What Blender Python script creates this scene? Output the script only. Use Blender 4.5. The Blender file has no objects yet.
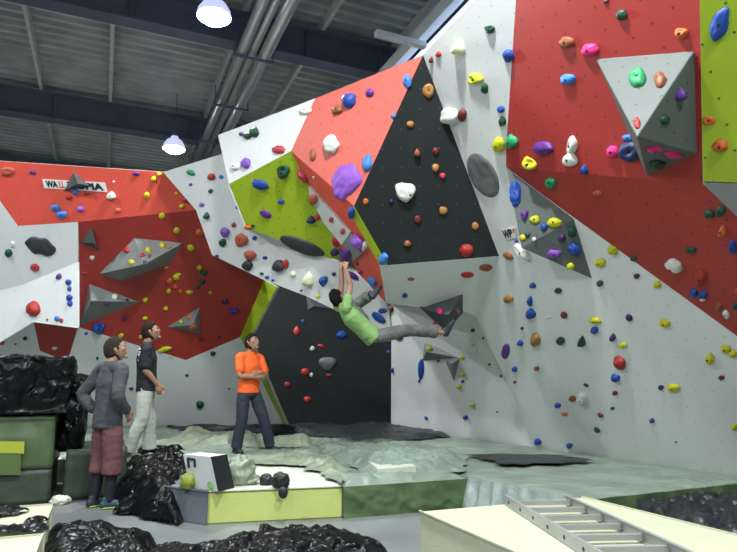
import bpy, bmesh, math, random
import numpy as np
from mathutils import Vector, Matrix, noise
R = math.radians
F = 600.0; CX = 368.5; CY = 276.0; CAMZ = 1.3
TH = math.atan((384-276)/F)
sc = bpy.context.scene
COL = sc.collection
FW = Vector((0, math.cos(TH), math.sin(TH))); UP = Vector((0, -math.sin(TH), math.cos(TH))); CAM = Vector((0, 0, CAMZ))
def ray(u, v): return FW + Vector((1,0,0))*((u-CX)/F) + UP*((CY-v)/F)
def P(u, v, d): return CAM + ray(u, v)*d
def G(u, v, z=0.0):
    r = ray(u, v); return CAM + r*((z-CAMZ)/r.z)
PD = Vector((-.4, .917, 0)).normalized()      # long axis of the hall
BD = Vector((.917, .4, 0)).normalized()
def H(b, p, z): return BD*b + PD*p + Vector((0,0,z))

# ---------------------------------------------------------------- materials
MATS = {}
def mat(name, col, rough=.6, metal=0.0, spec=.5, bump=0.0, bscale=20, var=0.0, vscale=4, emit=None, estr=0, dots=None, alpha=1.0, sheen=0, trans=0, crease=False):
    if name in MATS: return MATS[name]
    m = bpy.data.materials.new(name); m.use_nodes = True
    nt = m.node_tree; b = nt.nodes['Principled BSDF']; L = nt.links
    b.inputs['Base Color'].default_value = (*col, 1)
    b.inputs['Roughness'].default_value = rough; b.inputs['Metallic'].default_value = metal
    b.inputs['Specular IOR Level'].default_value = spec
    if alpha < 1: b.inputs['Alpha'].default_value = alpha
    if trans: b.inputs['Transmission Weight'].default_value = trans
    tc = nt.nodes.new('ShaderNodeTexCoord')
    colsock = None
    if var:
        n = nt.nodes.new('ShaderNodeTexNoise'); n.inputs['Scale'].default_value = vscale; n.inputs['Detail'].default_value = 5; n.noise_dimensions = '3D'
        L.new(tc.outputs['Object'], n.inputs['Vector'])
        r = nt.nodes.new('ShaderNodeValToRGB')
        r.color_ramp.elements[0].position = .3; r.color_ramp.elements[1].position = .7
        r.color_ramp.elements[0].color = (*[c*(1-var) for c in col], 1); r.color_ramp.elements[1].color = (*[min(1, c*(1+var)) for c in col], 1)
        L.new(n.outputs['Fac'], r.inputs['Fac']); colsock = r.outputs['Color']
    if dots:
        # rows of bolt sockets drilled in the sheet (uv is in metres on the sheet)
        uv = nt.nodes.new('ShaderNodeUVMap'); uv.uv_map = 'UVMap'
        vm = nt.nodes.new('ShaderNodeVectorMath'); vm.operation = 'SCALE'; vm.inputs['Scale'].default_value = 1/dots[0]
        L.new(uv.outputs[0], vm.inputs[0])
        fr = nt.nodes.new('ShaderNodeVectorMath'); fr.operation = 'FRACTION'; L.new(vm.outputs[0], fr.inputs[0])
        ds = nt.nodes.new('ShaderNodeVectorMath'); ds.operation = 'DISTANCE'; ds.inputs[1].default_value = (.5,.5,0); L.new(fr.outputs[0], ds.inputs[0])
        lt = nt.nodes.new('ShaderNodeMath'); lt.operation = 'LESS_THAN'; lt.inputs[1].default_value = dots[1]/dots[0]; L.new(ds.outputs['Value'], lt.inputs[0])
        mx = nt.nodes.new('ShaderNodeMix'); mx.data_type = 'RGBA'
        L.new(lt.outputs[0], mx.inputs['Factor'])
        mx.inputs['A'].default_value = (*col, 1); mx.inputs['B'].default_value = (*dots[2], 1)
        if colsock: L.new(colsock, mx.inputs['A'])
        colsock = mx.outputs['Result']
    if colsock: L.new(colsock, b.inputs['Base Color'])
    if bump:
        n2 = nt.nodes.new('ShaderNodeTexNoise'); n2.inputs['Scale'].default_value = bscale; n2.inputs['Detail'].default_value = 6
        if crease: n2.noise_type = 'RIDGED_MULTIFRACTAL'; n2.inputs['Distortion'].default_value = .8; n2.inputs['Detail'].default_value = 2.5
        L.new(tc.outputs['Object'], n2.inputs['Vector'])
        bp = nt.nodes.new('ShaderNodeBump'); bp.inputs['Strength'].default_value = bump; bp.inputs['Distance'].default_value = .06 if crease else .02
        L.new(n2.outputs['Fac'], bp.inputs['Height']); L.new(bp.outputs['Normal'], b.inputs['Normal'])
    if emit:
        b.inputs['Emission Color'].default_value = (*emit, 1); b.inputs['Emission Strength'].default_value = estr
    MATS[name] = m; return m

M_white = mat('wall_white', (.70,.725,.725), .55, dots=(.21,.008,(.40,.42,.41)), var=.03, vscale=1.2)
M_red_shade   = mat('wall_red_shaded', (.37,.032,.026), .5, dots=(.21,.012,(.10,.02,.02)), var=.06, vscale=1.5)  # red of the overhangs, their shade partly mixed into the colour
M_red_lit = mat('wall_red_lit', (.70,.085,.055), .5, dots=(.21,.010,(.35,.06,.05)), var=.05, vscale=1.5)  # red of the lit panels, stronger light partly put into the colour
M_red_haze = mat('wall_red_lit_hazy', (.62,.125,.095), .5, dots=(.21,.010,(.30,.06,.05)), var=.05, vscale=1.5)  # red paled further: bright light and haze partly put into the colour
M_black = mat('wall_charcoal', (.017,.021,.022), .7, spec=.2, dots=(.24,.009,(.07,.08,.08)), var=.1, vscale=1.5)
M_lime  = mat('wall_lime', (.36,.50,.015), .5, dots=(.21,.011,(.10,.13,.02)), var=.05, vscale=1.5)
M_grey  = mat('volume_grey', (.20,.22,.215), .6, dots=(.19,.009,(.05,.05,.05)), var=.08, vscale=4)
M_grey2 = mat('volume_mid_grey', (.095,.115,.108), .6, dots=(.19,.010,(.03,.03,.03)), var=.06, vscale=4)
M_dgrey = mat('volume_dark_grey', (.06,.065,.07), .6, var=.15, vscale=5)
M_ply   = mat('plywood_edge', (.50,.47,.40), .7, var=.2, vscale=8)
M_concrete = mat('concrete_floor', (.17,.19,.19), .45, var=.18, vscale=1.6, bump=.15, bscale=30)
M_steel = mat('beam_paint', (.085,.10,.15), .55, var=.12, vscale=3)
M_deck  = mat('galvanised_deck', (.42,.47,.46), .45, metal=.2, var=.22, vscale=1.3)
M_purlin= mat('purlin_steel', (.50,.53,.50), .5, metal=.1, var=.1)
M_pipe  = mat('pipe_steel', (.42,.43,.42), .35, metal=.6, var=.08, vscale=6)
M_dwall = mat('hall_cladding', (.07,.085,.11), .7, var=.15, vscale=2)
M_cream = mat('cream_steel', (.78,.79,.76), .5, var=.05)
M_bolt  = mat('bolt_steel', (.05,.05,.05), .4, metal=.7)
HC = {'bl':(.012,.075,.42),'lb':(.05,.25,.75),'db':(.01,.03,.13),'gr':(.006,.13,.05),'dg':(.006,.075,.035),'mg':(.01,.35,.12),
      'ye':(.68,.68,.01),'gy':(.16,.165,.17),'bk':(.035,.04,.045),'re':(.50,.03,.025),'or':(.75,.16,.02),'br':(.33,.10,.03),
      'tn':(.48,.22,.06),'pk':(.85,.02,.22),'pu':(.13,.03,.30),'ll':(.30,.10,.62),'dp':(.05,.015,.11),'wh':(.72,.74,.68),
      'cr':(.70,.76,.50),'ma':(.20,.02,.025),'sa':(.65,.13,.08),'rp':(.6,.04,.08)}
HN = {'bl':'blue','lb':'light blue','db':'dark blue','gr':'green','dg':'dark green','mg':'bright green','ye':'yellow','gy':'grey','bk':'charcoal',
      're':'red','or':'orange','br':'brown','tn':'tan','pk':'pink','pu':'purple','ll':'lilac','dp':'dark purple','wh':'white','cr':'cream','ma':'maroon','sa':'salmon','rp':'raspberry'}
def hmat(c): return mat('resin_'+HN[c].replace(' ','_'), tuple(x*(1 if c in ('wh','cr','pk') else .78) for x in HC[c]), .5, bump=.25, bscale=60, var=.1, vscale=15)

# ---------------------------------------------------------------- object helpers
def tag(o, label=None, cat=None, group=None, kind=None):
    if label: o['label'] = label
    if cat: o['category'] = cat
    if group: o['group'] = group
    if kind: o['kind'] = kind
    return o
def link(o, parent=None):
    COL.objects.link(o)
    if parent is not None: o.parent = parent
    return o
def empty(name, loc, rz=0.0):
    o = bpy.data.objects.new(name, None); o.location = loc; o.rotation_euler = (0,0,rz); o.empty_display_size = .1
    return link(o)
def obj(name, verts, faces, m, parent=None, smooth=False, org=None):
    """mesh given in WORLD coordinates; origin put at org (or the parent's place)"""
    if parent is not None:
        inv = pmat(parent).inverted()
        vs = [inv @ Vector(v) for v in verts]; loc = None
    else:
        c = Vector(org) if org is not None else Vector((sum(v[0] for v in verts)/len(verts), sum(v[1] for v in verts)/len(verts), min(v[2] for v in verts)))
        vs = [Vector(v)-c for v in verts]; loc = c
    me = bpy.data.meshes.new(name); me.from_pydata([tuple(v) for v in vs], [], faces); me.update()
    for mm in (m if isinstance(m, (list,tuple)) else [m]): me.materials.append(mm)
    if smooth: me.polygons.foreach_set('use_smooth', [True]*len(me.polygons))
    o = bpy.data.objects.new(name, me)
    if loc is not None: o.location = loc
    return link(o, parent)
def pmat(o):
    m = Matrix.LocRotScale(o.location, o.rotation_euler, Vector((1,1,1)))
    return pmat(o.parent) @ m if o.parent else m
class MB:
    def __init__(s): s.v = []; s.f = []
    def add(s, vs, fs):
        n = len(s.v); s.v += [Vector(v) for v in vs]; s.f += [tuple(i+n for i in f) for f in fs]; return s
    def prism(s, bot, top):
        n = len(bot)
        return s.add(list(bot)+list(top), [tuple(range(n))[::-1], tuple(range(n,2*n))] + [(i,(i+1)%n,(i+1)%n+n,i+n) for i in range(n)])
    def box(s, c, x, y, z):      # half vectors
        c, x, y, z = map(Vector, (c,x,y,z))
        return s.prism([c-x-y-z, c+x-y-z, c+x+y-z, c-x+y-z], [c-x-y+z, c+x-y+z, c+x+y+z, c-x+y+z])
    def bar(s, a, b, w, h, up=(0,0,1)):
        a, b = Vector(a), Vector(b); d = (b-a).normalized(); sd = d.cross(Vector(up))
        if sd.length < 1e-4: sd = d.cross(Vector((1,0,0)))
        sd.normalize(); u = sd.cross(d)
        return s.box((a+b)/2, (b-a)/2, sd*w/2, u*h/2)
    def cyl(s, a, b, r, r2=None, n=14):
        a, b = Vector(a), Vector(b); r2 = r if r2 is None else r2
        d = (b-a).normalized(); t = d.orthogonal().normalized(); q = d.cross(t)
        ring = lambda c, rr: [c + t*rr*math.cos(2*math.pi*i/n) + q*rr*math.sin(2*math.pi*i/n) for i in range(n)]
        return s.prism(ring(a, r), ring(b, r2))
    def build(s, name, m, parent=None, smooth=False, org=None): return obj(name, s.v, s.f, m, parent, smooth, org)

def fbm(p, oct=3):
    return noise.fractal(p, 1.0, 2.0, oct)
def ridge(p, oct=3):
    s, a = 0, 1.0
    for i in range(oct):
        s += a*(1-2.2*abs(noise.noise(p))); p = p*2.03+Vector((3.1,1.7,5.2)); a *= .5
    return s/1.75

# ---------------------------------------------------------------- climbing wall: vertex image position and first guess of distance
VT = {
 'a6':(-30,159,11.4),'a2':(163,172,11.3),'a3':(196,210,10.9),'a4':(78,222,10.9),'a5':(18,226,11.0),
 'b0':(20.6,285.5,11.7),'b1':(78,262,11.4),'bl':(-60,305,11.3),'C0':(78,327,11.3),'C1':(33.5,321,11.6),'CL':(-60,378,11.3),'c0':(78,327,12.4),'c1':(33.5,321,12.3),'cl':(-60,378,12.4),
 'c3':(67.5,361.5,12.9),'c4':(40,351,12.8),'gl':(-60,436,13.6),'gm':(52,436,13.6),
 'd1':(137,345,12.6),'d2':(186,360,12.7),'d3':(240,337,12.3),'d4':(264,280,11.3),'d5':(212,255,10.9),
 'wb':(286,430,14.2),'s1':(277,287,11.6),'s2':(250,338,12.4),'s3':(289,430,14.2),
 'e0':(222,154,10.2),'h0':(218,135,9.3),'h1':(315,98.5,8.3),'h2':(291,151,8.4),'h3':(229,184,9.1),
 'g1':(338,245,8.2),'g2':(339,262,8.2),'g3':(247,228,9.9),
 'r3':(360,275,8.2),'u0':(386,303,8.9),'e1':(393,338,9.3),'e2':(306,296,9.9),
 'A2':(163,172,10.9),'A3':(196,210,10.3),'D5':(212,255,10.4),'D4':(264,280,10.2),'H3':(229,184,9.6),'G3':(247,228,9.7),'G2':(339,262,8.8),'R3':(360,275,8.8),'U0':(386,303,9.0),
 't0':(423,55,7.3),'y0':(354,206,7.6),'y2':(379.5,265,7.9),'y3':(350,213,7.75),'k1':(388,265,7.8),'k0':(499,256,8.1),
 'p1':(463,311,9.0),'p2':(476,316,9.1),'p3':(489,345,9.4),'p4':(512,391,9.5),'p5':(534,450,9.8),
 'U9':(391.5,305,12.8),'P1':(463,311,10.5),'P2':(476,316,10.3),'P3':(489,345,10.06),'P4':(512,391,9.9),'pb':(391,429,14.4),
 'w0':(475,0,6.25),'w1':(519,-48,5.6),'w2':(506,150,7.2),'w3':(506,167,7.25),'w4':(547,198,6.9),'w5':(737,336,5.7),'w6':(860,425,4.9),'w7':(860,499,5.3),'w8':(737,480.5,6.6),
 'q1':(703,184,4.75),'q2':(697,-150,4.2),'q3':(745,224,4.9),'q4':(860,330,4.4),'q5':(703,181,4.75),'q6':(745,183,4.5),'q7':(860,190,4.0),'q8':(860,-150,3.7),
}
FC = {  # facet: (vertices, material, kind of name, words used in labels)
 'A': ('a6 a2 a3 a4 a5', M_red_lit, 'red_panel', 'bright red upper left panel'),
 'L': ('a6 a5 b0 bl', M_white, 'white_panel', 'white far left edge panel'),
 'F1':('a5 a4 b1 b0', M_white, 'white_panel', 'white left box panel'),
 'F2':('b0 b1 C0 C1 CL bl', M_white, 'white_panel', 'white left panel'),
 'G1':('c1 cl gl gm c4', M_white, 'white_panel', 'white lower far left panel'),
 'T': ('c1 c0 c3 c4', M_red_shade, 'red_panel', 'small low red panel'),
 'D1':('a4 a3 d5 d4 c0', M_red_shade, 'red_panel', 'dark red left overhang'),
 'D2':('c0 d4 d3 d2 d1', M_red_shade, 'red_panel', 'lower dark red overhang'),
 'W1':('c0 d1 d2 d3 wb gm c4 c3', M_white, 'white_panel', 'white back wall at left'),
 'S1':('d4 s1 s2 d3', M_lime, 'lime_panel', 'lime strip'),
 'S2':('d3 s2 s3 wb', M_lime, 'lime_panel', 'lime strip'),
 'C1':('A2 e0 H3 G3 D4 D5 A3', M_white, 'white_panel', 'white middle slope'),
 'C2':('G3 G2 R3 U0 e1 e2 D4', M_white, 'white_panel', 'strip below the green panel'),
 'HH':('h0 h1 h2 h3', M_white, 'white_panel', 'upper white centre panel'),
 'GG':('h3 h2 g1 g2 g3', M_lime, 'lime_panel', 'green centre panel'),
 'R1':('h1 t0 y0 h2', M_red_haze, 'red_panel', 'bright red centre panel'),
 'R2':('h2 y0 y3 y2 u0 r3 g1', M_red_lit, 'red_panel', 'narrow red centre panel'),
 'YY':('y0 k1 y2 y3', M_lime, 'lime_panel', 'lime sliver'),
 'BK':('t0 k0 k1 y0', M_black, 'charcoal_panel', 'black centre panel'),
 'UU':('k1 k0 p2 p1 u0 y2', M_white, 'white_panel', 'white underside of the black panel'),
 'PP':('U9 P1 P2 P3 P4 p5 pb', M_white, 'white_panel', 'white centre back wall'),
 'WW':('t0 w0 w1 w2 w3 w4 w5 w6 w7 w8 p5 p4 p3 p2 k0', M_white, 'white_panel', 'right white wall'),
 'RU':('w1 w2 w3 q1 q2', M_red_shade, 'red_panel', 'upper right red panel'),
 'RL':('w3 q1 q3 q4 w6 w5 w4', M_red_shade, 'red_panel', 'lower right red panel'),
 'GY':('q2 q5 q6 q7 q8', M_lime, 'lime_panel', 'lime panel at top right'),
 'GW':('q1 q6 q7 q4 q3', M_grey, 'grey_panel', 'grey panel at right edge'),
}
names = list(VT); fn = list(FC); nv = len(names); nf = len(fn)
rows, rhs = [], []
for fi, f in enumerate(fn):
    for vn in FC[f][0].split():
        u, v, d = VT[vn]; r = np.zeros(nv+3*nf)
        r[names.index(vn)] = -1; j = nv+3*fi; r[j] = (u-368)/400; r[j+1] = (v-276)/400; r[j+2] = 1
        rows.append(r*60); rhs.append(0)
for i, vn in enumerate(names):
    r = np.zeros(nv+3*nf); r[i] = 1
    wt = 1.0
    if vn in ('w8','p5','pb','t0','w0'): wt = 12
    if vn in ('k1','y0','h1','h2','a2','a4','c0','u0','b0','b1','C0','C1','a5'): wt = 5
    rows.append(r*wt); rhs.append(wt/VT[vn][2])
sol = np.linalg.lstsq(np.array(rows), np.array(rhs), rcond=None)[0]
DV = {n: 1/sol[i] for i, n in enumerate(names)}
WV = {n: P(VT[n][0], VT[n][1], DV[n]) for n in names}
PL = {f: sol[nv+3*i:nv+3*i+3] for i, f in enumerate(fn)}
def fdepth(f, u, v):
    a, b, c = PL[f]; return 1/(a*(u-368)/400 + b*(v-276)/400 + c)
def inpoly(u, v, poly):
    c = False; n = len(poly)
    for i in range(n):
        x1, y1 = poly[i]; x2, y2 = poly[i-1]
        if (y1 > v) != (y2 > v) and u < (x2-x1)*(v-y1)/(y2-y1)+x1: c = not c
    return c
def fnormal(f, u=None, v=None):
    vs = [VT[n] for n in FC[f][0].split()]
    if u is None: u = sum(a[0] for a in vs)/len(vs); v = sum(a[1] for a in vs)/len(vs)
    p0, p1, p2 = P(u, v, fdepth(f,u,v)), P(u+5, v, fdepth(f,u+5,v)), P(u, v+5, fdepth(f,u,v+5))
    n = (p1-p0).cross(p2-p0).normalized()
    return n if n.dot(CAM-p0) > 0 else -n
def sheet(name, pts, m, parent, n, th=.05):
    """flat panel with thickness and uv in metres"""
    t = (n.cross(Vector((0,0,1)))); t = t.normalized() if t.length > .05 else Vector((1,0,0)); q = n.cross(t)
    k = len(pts); back = [p - n*th for p in pts]
    faces = [tuple(range(k)), tuple(range(2*k-1, k-1, -1))] + [(i, i+k, (i+1)%k+k, (i+1)%k) for i in range(k)]
    o = obj(name, list(pts)+back, faces, [m, M_ply], parent)
    me = o.data; uvl = me.uv_layers.new(name='UVMap')
    inv = pmat(parent) if parent else Matrix.Translation(o.location)
    for p in me.polygons:
        if p.index >= 1: p.material_index = 1
        for li in p.loop_indices:
            w = inv @ me.vertices[me.loops[li].vertex_index].co
            uvl.data[li].uv = (w.dot(t), w.dot(q))
    bm = bmesh.new(); bm.from_mesh(me)
    bmesh.ops.triangulate(bm, faces=[f for f in bm.faces if len(f.verts) > 4]); bmesh.ops.recalc_face_normals(bm, faces=bm.faces)
    bm.to_mesh(me); bm.free()
    return o
wall = empty('climbing_wall', G(391, 424.5, 0))
tag(wall, 'tall faceted indoor climbing wall of white, red, lime and black panels', 'climbing wall')
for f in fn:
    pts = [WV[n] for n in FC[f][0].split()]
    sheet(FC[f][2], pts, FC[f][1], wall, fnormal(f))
for q in ('A2 A3 a3 a2','A3 D5 d5 a3','D5 D4 d4 d5','G3 G2 g2 g3','h3 H3 G3 g3','G2 R3 r3 g2','R3 U0 u0 r3','p1 p2 P2 P1','p2 p3 P3 P2','p3 p4 P4 P3','u0 p1 P1 U9','C0 C1 c1 c0','C1 CL cl c1','b1 C0 c0 b1'):
    pts = [WV[n] for n in q.split()]; n = (pts[1]-pts[0]).cross(pts[2]-pts[0]).normalized()
    m = MB(); m.prism(pts, [p+n*.02 for p in pts]); m.build('edge_board', M_white, wall)
for px_, f_, m_ in (([(309,187),(350,232.5),(341.5,245),(309.5,206)],'R2',M_white), ([(349,233),(366,249),(352,262),(341,242)],'R2',M_grey)):
    n_ = fnormal(f_, *px_[0]); sheet('white_panel' if m_ is M_white else 'grey_panel', [P(u, v, fdepth(f_,u,v)-.09) for u, v in px_], m_, wall, n_, .06)
# charcoal wall at the back, running up behind the white strip
FC['K'] = ('', M_black, 'charcoal_panel', 'dark back wall')
kp = [(277,287,None),(250,338,None),(288,425,None)]
k0_, k1_ = G(288,425,.3), G(392,424.5,.3)
kn = Vector((0,0,1)).cross(k1_-k0_).normalized(); kn = kn if kn.dot(CAM-k0_) > 0 else -kn
def onplane(u, v, p, n):
    r = ray(u, v); t = (p-CAM).dot(n)/r.dot(n); return CAM + r*t
kpts = [onplane(u, v, k0_, kn) for u, v in ((277,287),(250,338),(289,430),(410,430),(410,250),(296,250))]
kx = kpts[3]; kz = [Vector((p.x,p.y,p.z)) for p in kpts]
sheet('charcoal_panel', kz, M_black, wall, kn)
KPLANE = (k0_, kn)
FP = {f: [VT[n][:2] for n in FC[f][0].split()] for f in fn}
FP['K'] = [(277,287),(250,338),(288,425),(392,425),(392,336),(306,296)]
FP['SP'] = [(309,187),(350,232.5),(341.5,245),(309.5,206)]; FP['SQ'] = [(349,233),(366,249),(352,262),(341,242)]
FC['SP'] = FC['SQ'] = ('', M_white, 'white_panel', 'narrow red centre panel')
ORDER = ['SP','SQ','YY','R2','GG','HH','R1','BK','UU','C2','C1','K','S1','S2','RU','GY','GW','RL','A','D1','D2','T','F1','F2','L','G1','W1','PP','WW']
def locate(u, v):
    for f in ORDER:
        if inpoly(u, v, FP[f]): return f
    best = min(ORDER, key=lambda f: min((u-a)**2+(v-b)**2 for a, b in FP[f])); return best
def surf(f, u, v):
    if f in ('SP','SQ'): return P(u, v, fdepth('R2', u, v)-.09), fnormal('R2')
    if f == 'K': return onplane(u, v, *KPLANE), kn
    if f.startswith('V'):
        for (pl, p0, n) in VOLF[f]:
            if inpoly(u, v, pl): return onplane(u, v, p0, n), n
        pl, p0, n = min(VOLF[f], key=lambda t: min((u-a)**2+(v-b)**2 for a, b in t[0])); return onplane(u, v, p0, n), n
    return P(u, v, fdepth(f, u, v)), fnormal(f)

# ---------------------------------------------------------------- bolted-on volumes
VOLF = {}; VOLW = {}
def volume(key, f, base, apex, out, tris, m, label, words):
    """base: image points on facet f; apex raised by out metres; tris index base points + 'x' for the apex"""
    bp = [surf(f, u, v)[0] for u, v in base]; n = surf(f, *base[0])[1]
    ap = surf(f, *apex)[0]
    r = ray(*apex); t = (bp[0]+n*out-CAM).dot(n)/r.dot(n); ap = CAM + r*t
    k = len(bp); pts = bp + [ap]; uvp = list(base)+[apex]
    lo = [p - n*.03 for p in bp]
    faces = [(i, (i+1)%k, k) for i in range(k)] + [tuple(range(k+1, 2*k+1))] + [((i+1)%k, i, k+1+i, k+1+(i+1)%k) for i in range(k)]
    o = obj('climbing_volume', pts+lo, faces, m, None, org=bp[0])
    me = o.data; bm = bmesh.new(); bm.from_mesh(me); bmesh.ops.recalc_face_normals(bm, faces=bm.faces); bm.to_mesh(me); bm.free()
    uvl = me.uv_layers.new(name='UVMap')
    for p in me.polygons:
        nn = p.normal; t = nn.cross(Vector((0,0,1))); t = t.normalized() if t.length > .05 else Vector((1,0,0)); q = nn.cross(t)
        for li in p.loop_indices:
            w = me.vertices[me.loops[li].vertex_index].co; uvl.data[li].uv = (w.dot(t), w.dot(q))
    bm = bmesh.new(); bm.from_mesh(me); bmesh.ops.bevel(bm, geom=[e for e in bm.edges], offset=.006, segments=1, affect='EDGES'); bm.to_mesh(me); bm.free()
    tag(o, label, 'climbing volume', 'grey volumes bolted to the wall')
    VOLF[key] = []
    for i in range(k):
        a, b = pts[i], pts[(i+1)%k]; nn = (b-a).cross(ap-a).normalized()
        nn = nn if nn.dot(CAM-ap) > 0 else -nn
        pl = [uvp[i], uvp[(i+1)%k], apex]
        area = abs((pl[1][0]-pl[0][0])*(pl[2][1]-pl[0][1])-(pl[2][0]-pl[0][0])*(pl[1][1]-pl[0][1]))
        if area > 40: VOLF[key].append((pl, ap, nn))
    FP[key] = [(506,167),(574,219),(592,279),(521,248)] if key == 'V2' else list(base); VOLW[key] = words; FC[key] = ('', m, '', words); ORDER.insert(0, key)
volume('V1','RU',[(596,59),(694,51),(697,154),(647,176)],(637,137),.75,None,M_grey2,'large grey pyramid volume at the top right of the red wall','top right volume')
volume('V2','WW',[(506,167),(574,219),(592,279),(550,240)],(521,248),.38,None,M_grey2,'grey kite-shaped volume on the white wall beside the red edge','kite-shaped volume')
volume('V3','D1',[(134,238),(183,243),(170,264),(120,281),(99,274)],(145,264),.85,None,M_grey,'large grey five-sided volume on the dark red left overhang','large left grey volume')
volume('V4','D1',[(89,284),(140,302),(79,326)],(91,301),.3,None,M_grey,'grey triangular volume low at the left edge of the dark red overhang','low left grey volume')
volume('V5','D1',[(91.5,227),(99,251),(80,243)],(94,243),.16,None,M_dgrey,'small dark grey spike volume just under the bright red panel','small spike volume')
volume('V6','A',[(73.5,172),(91,186),(63,191.5)],(78,184),.2,None,M_dgrey,'dark grey triangular volume covering the middle of the logo strip','dark volume over the logo')
volume('V7','D2',[(200,307),(200,334),(167,327)],(193,325),.22,None,M_grey,'grey triangular volume at the lower right of the dark red overhang','grey volume low on the dark red overhang')
volume('V8','UU',[(420,308),(463,294),(463,313),(446,332)],(448,315),.30,None,M_dgrey,'dark grey volume under the climbing man\'s foot','dark volume under the foot')
volume('V9','PP',[(425,342),(460,358),(422,361)],(426,352),.12,None,M_grey,'pale grey triangular volume on the centre back wall below the foot','pale volume')
volume('V10','PP',[(445,360),(460,358),(454,382)],(452,364),.1,None,M_grey,'narrow downward grey volume at the right tip of the pale one','narrow downward volume')
volume('V11','K',[(306,296),(338,309),(308,310)],(314,306),.12,None,M_dgrey,'small dark triangular volume at the top of the black back wall','small dark volume')
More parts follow.
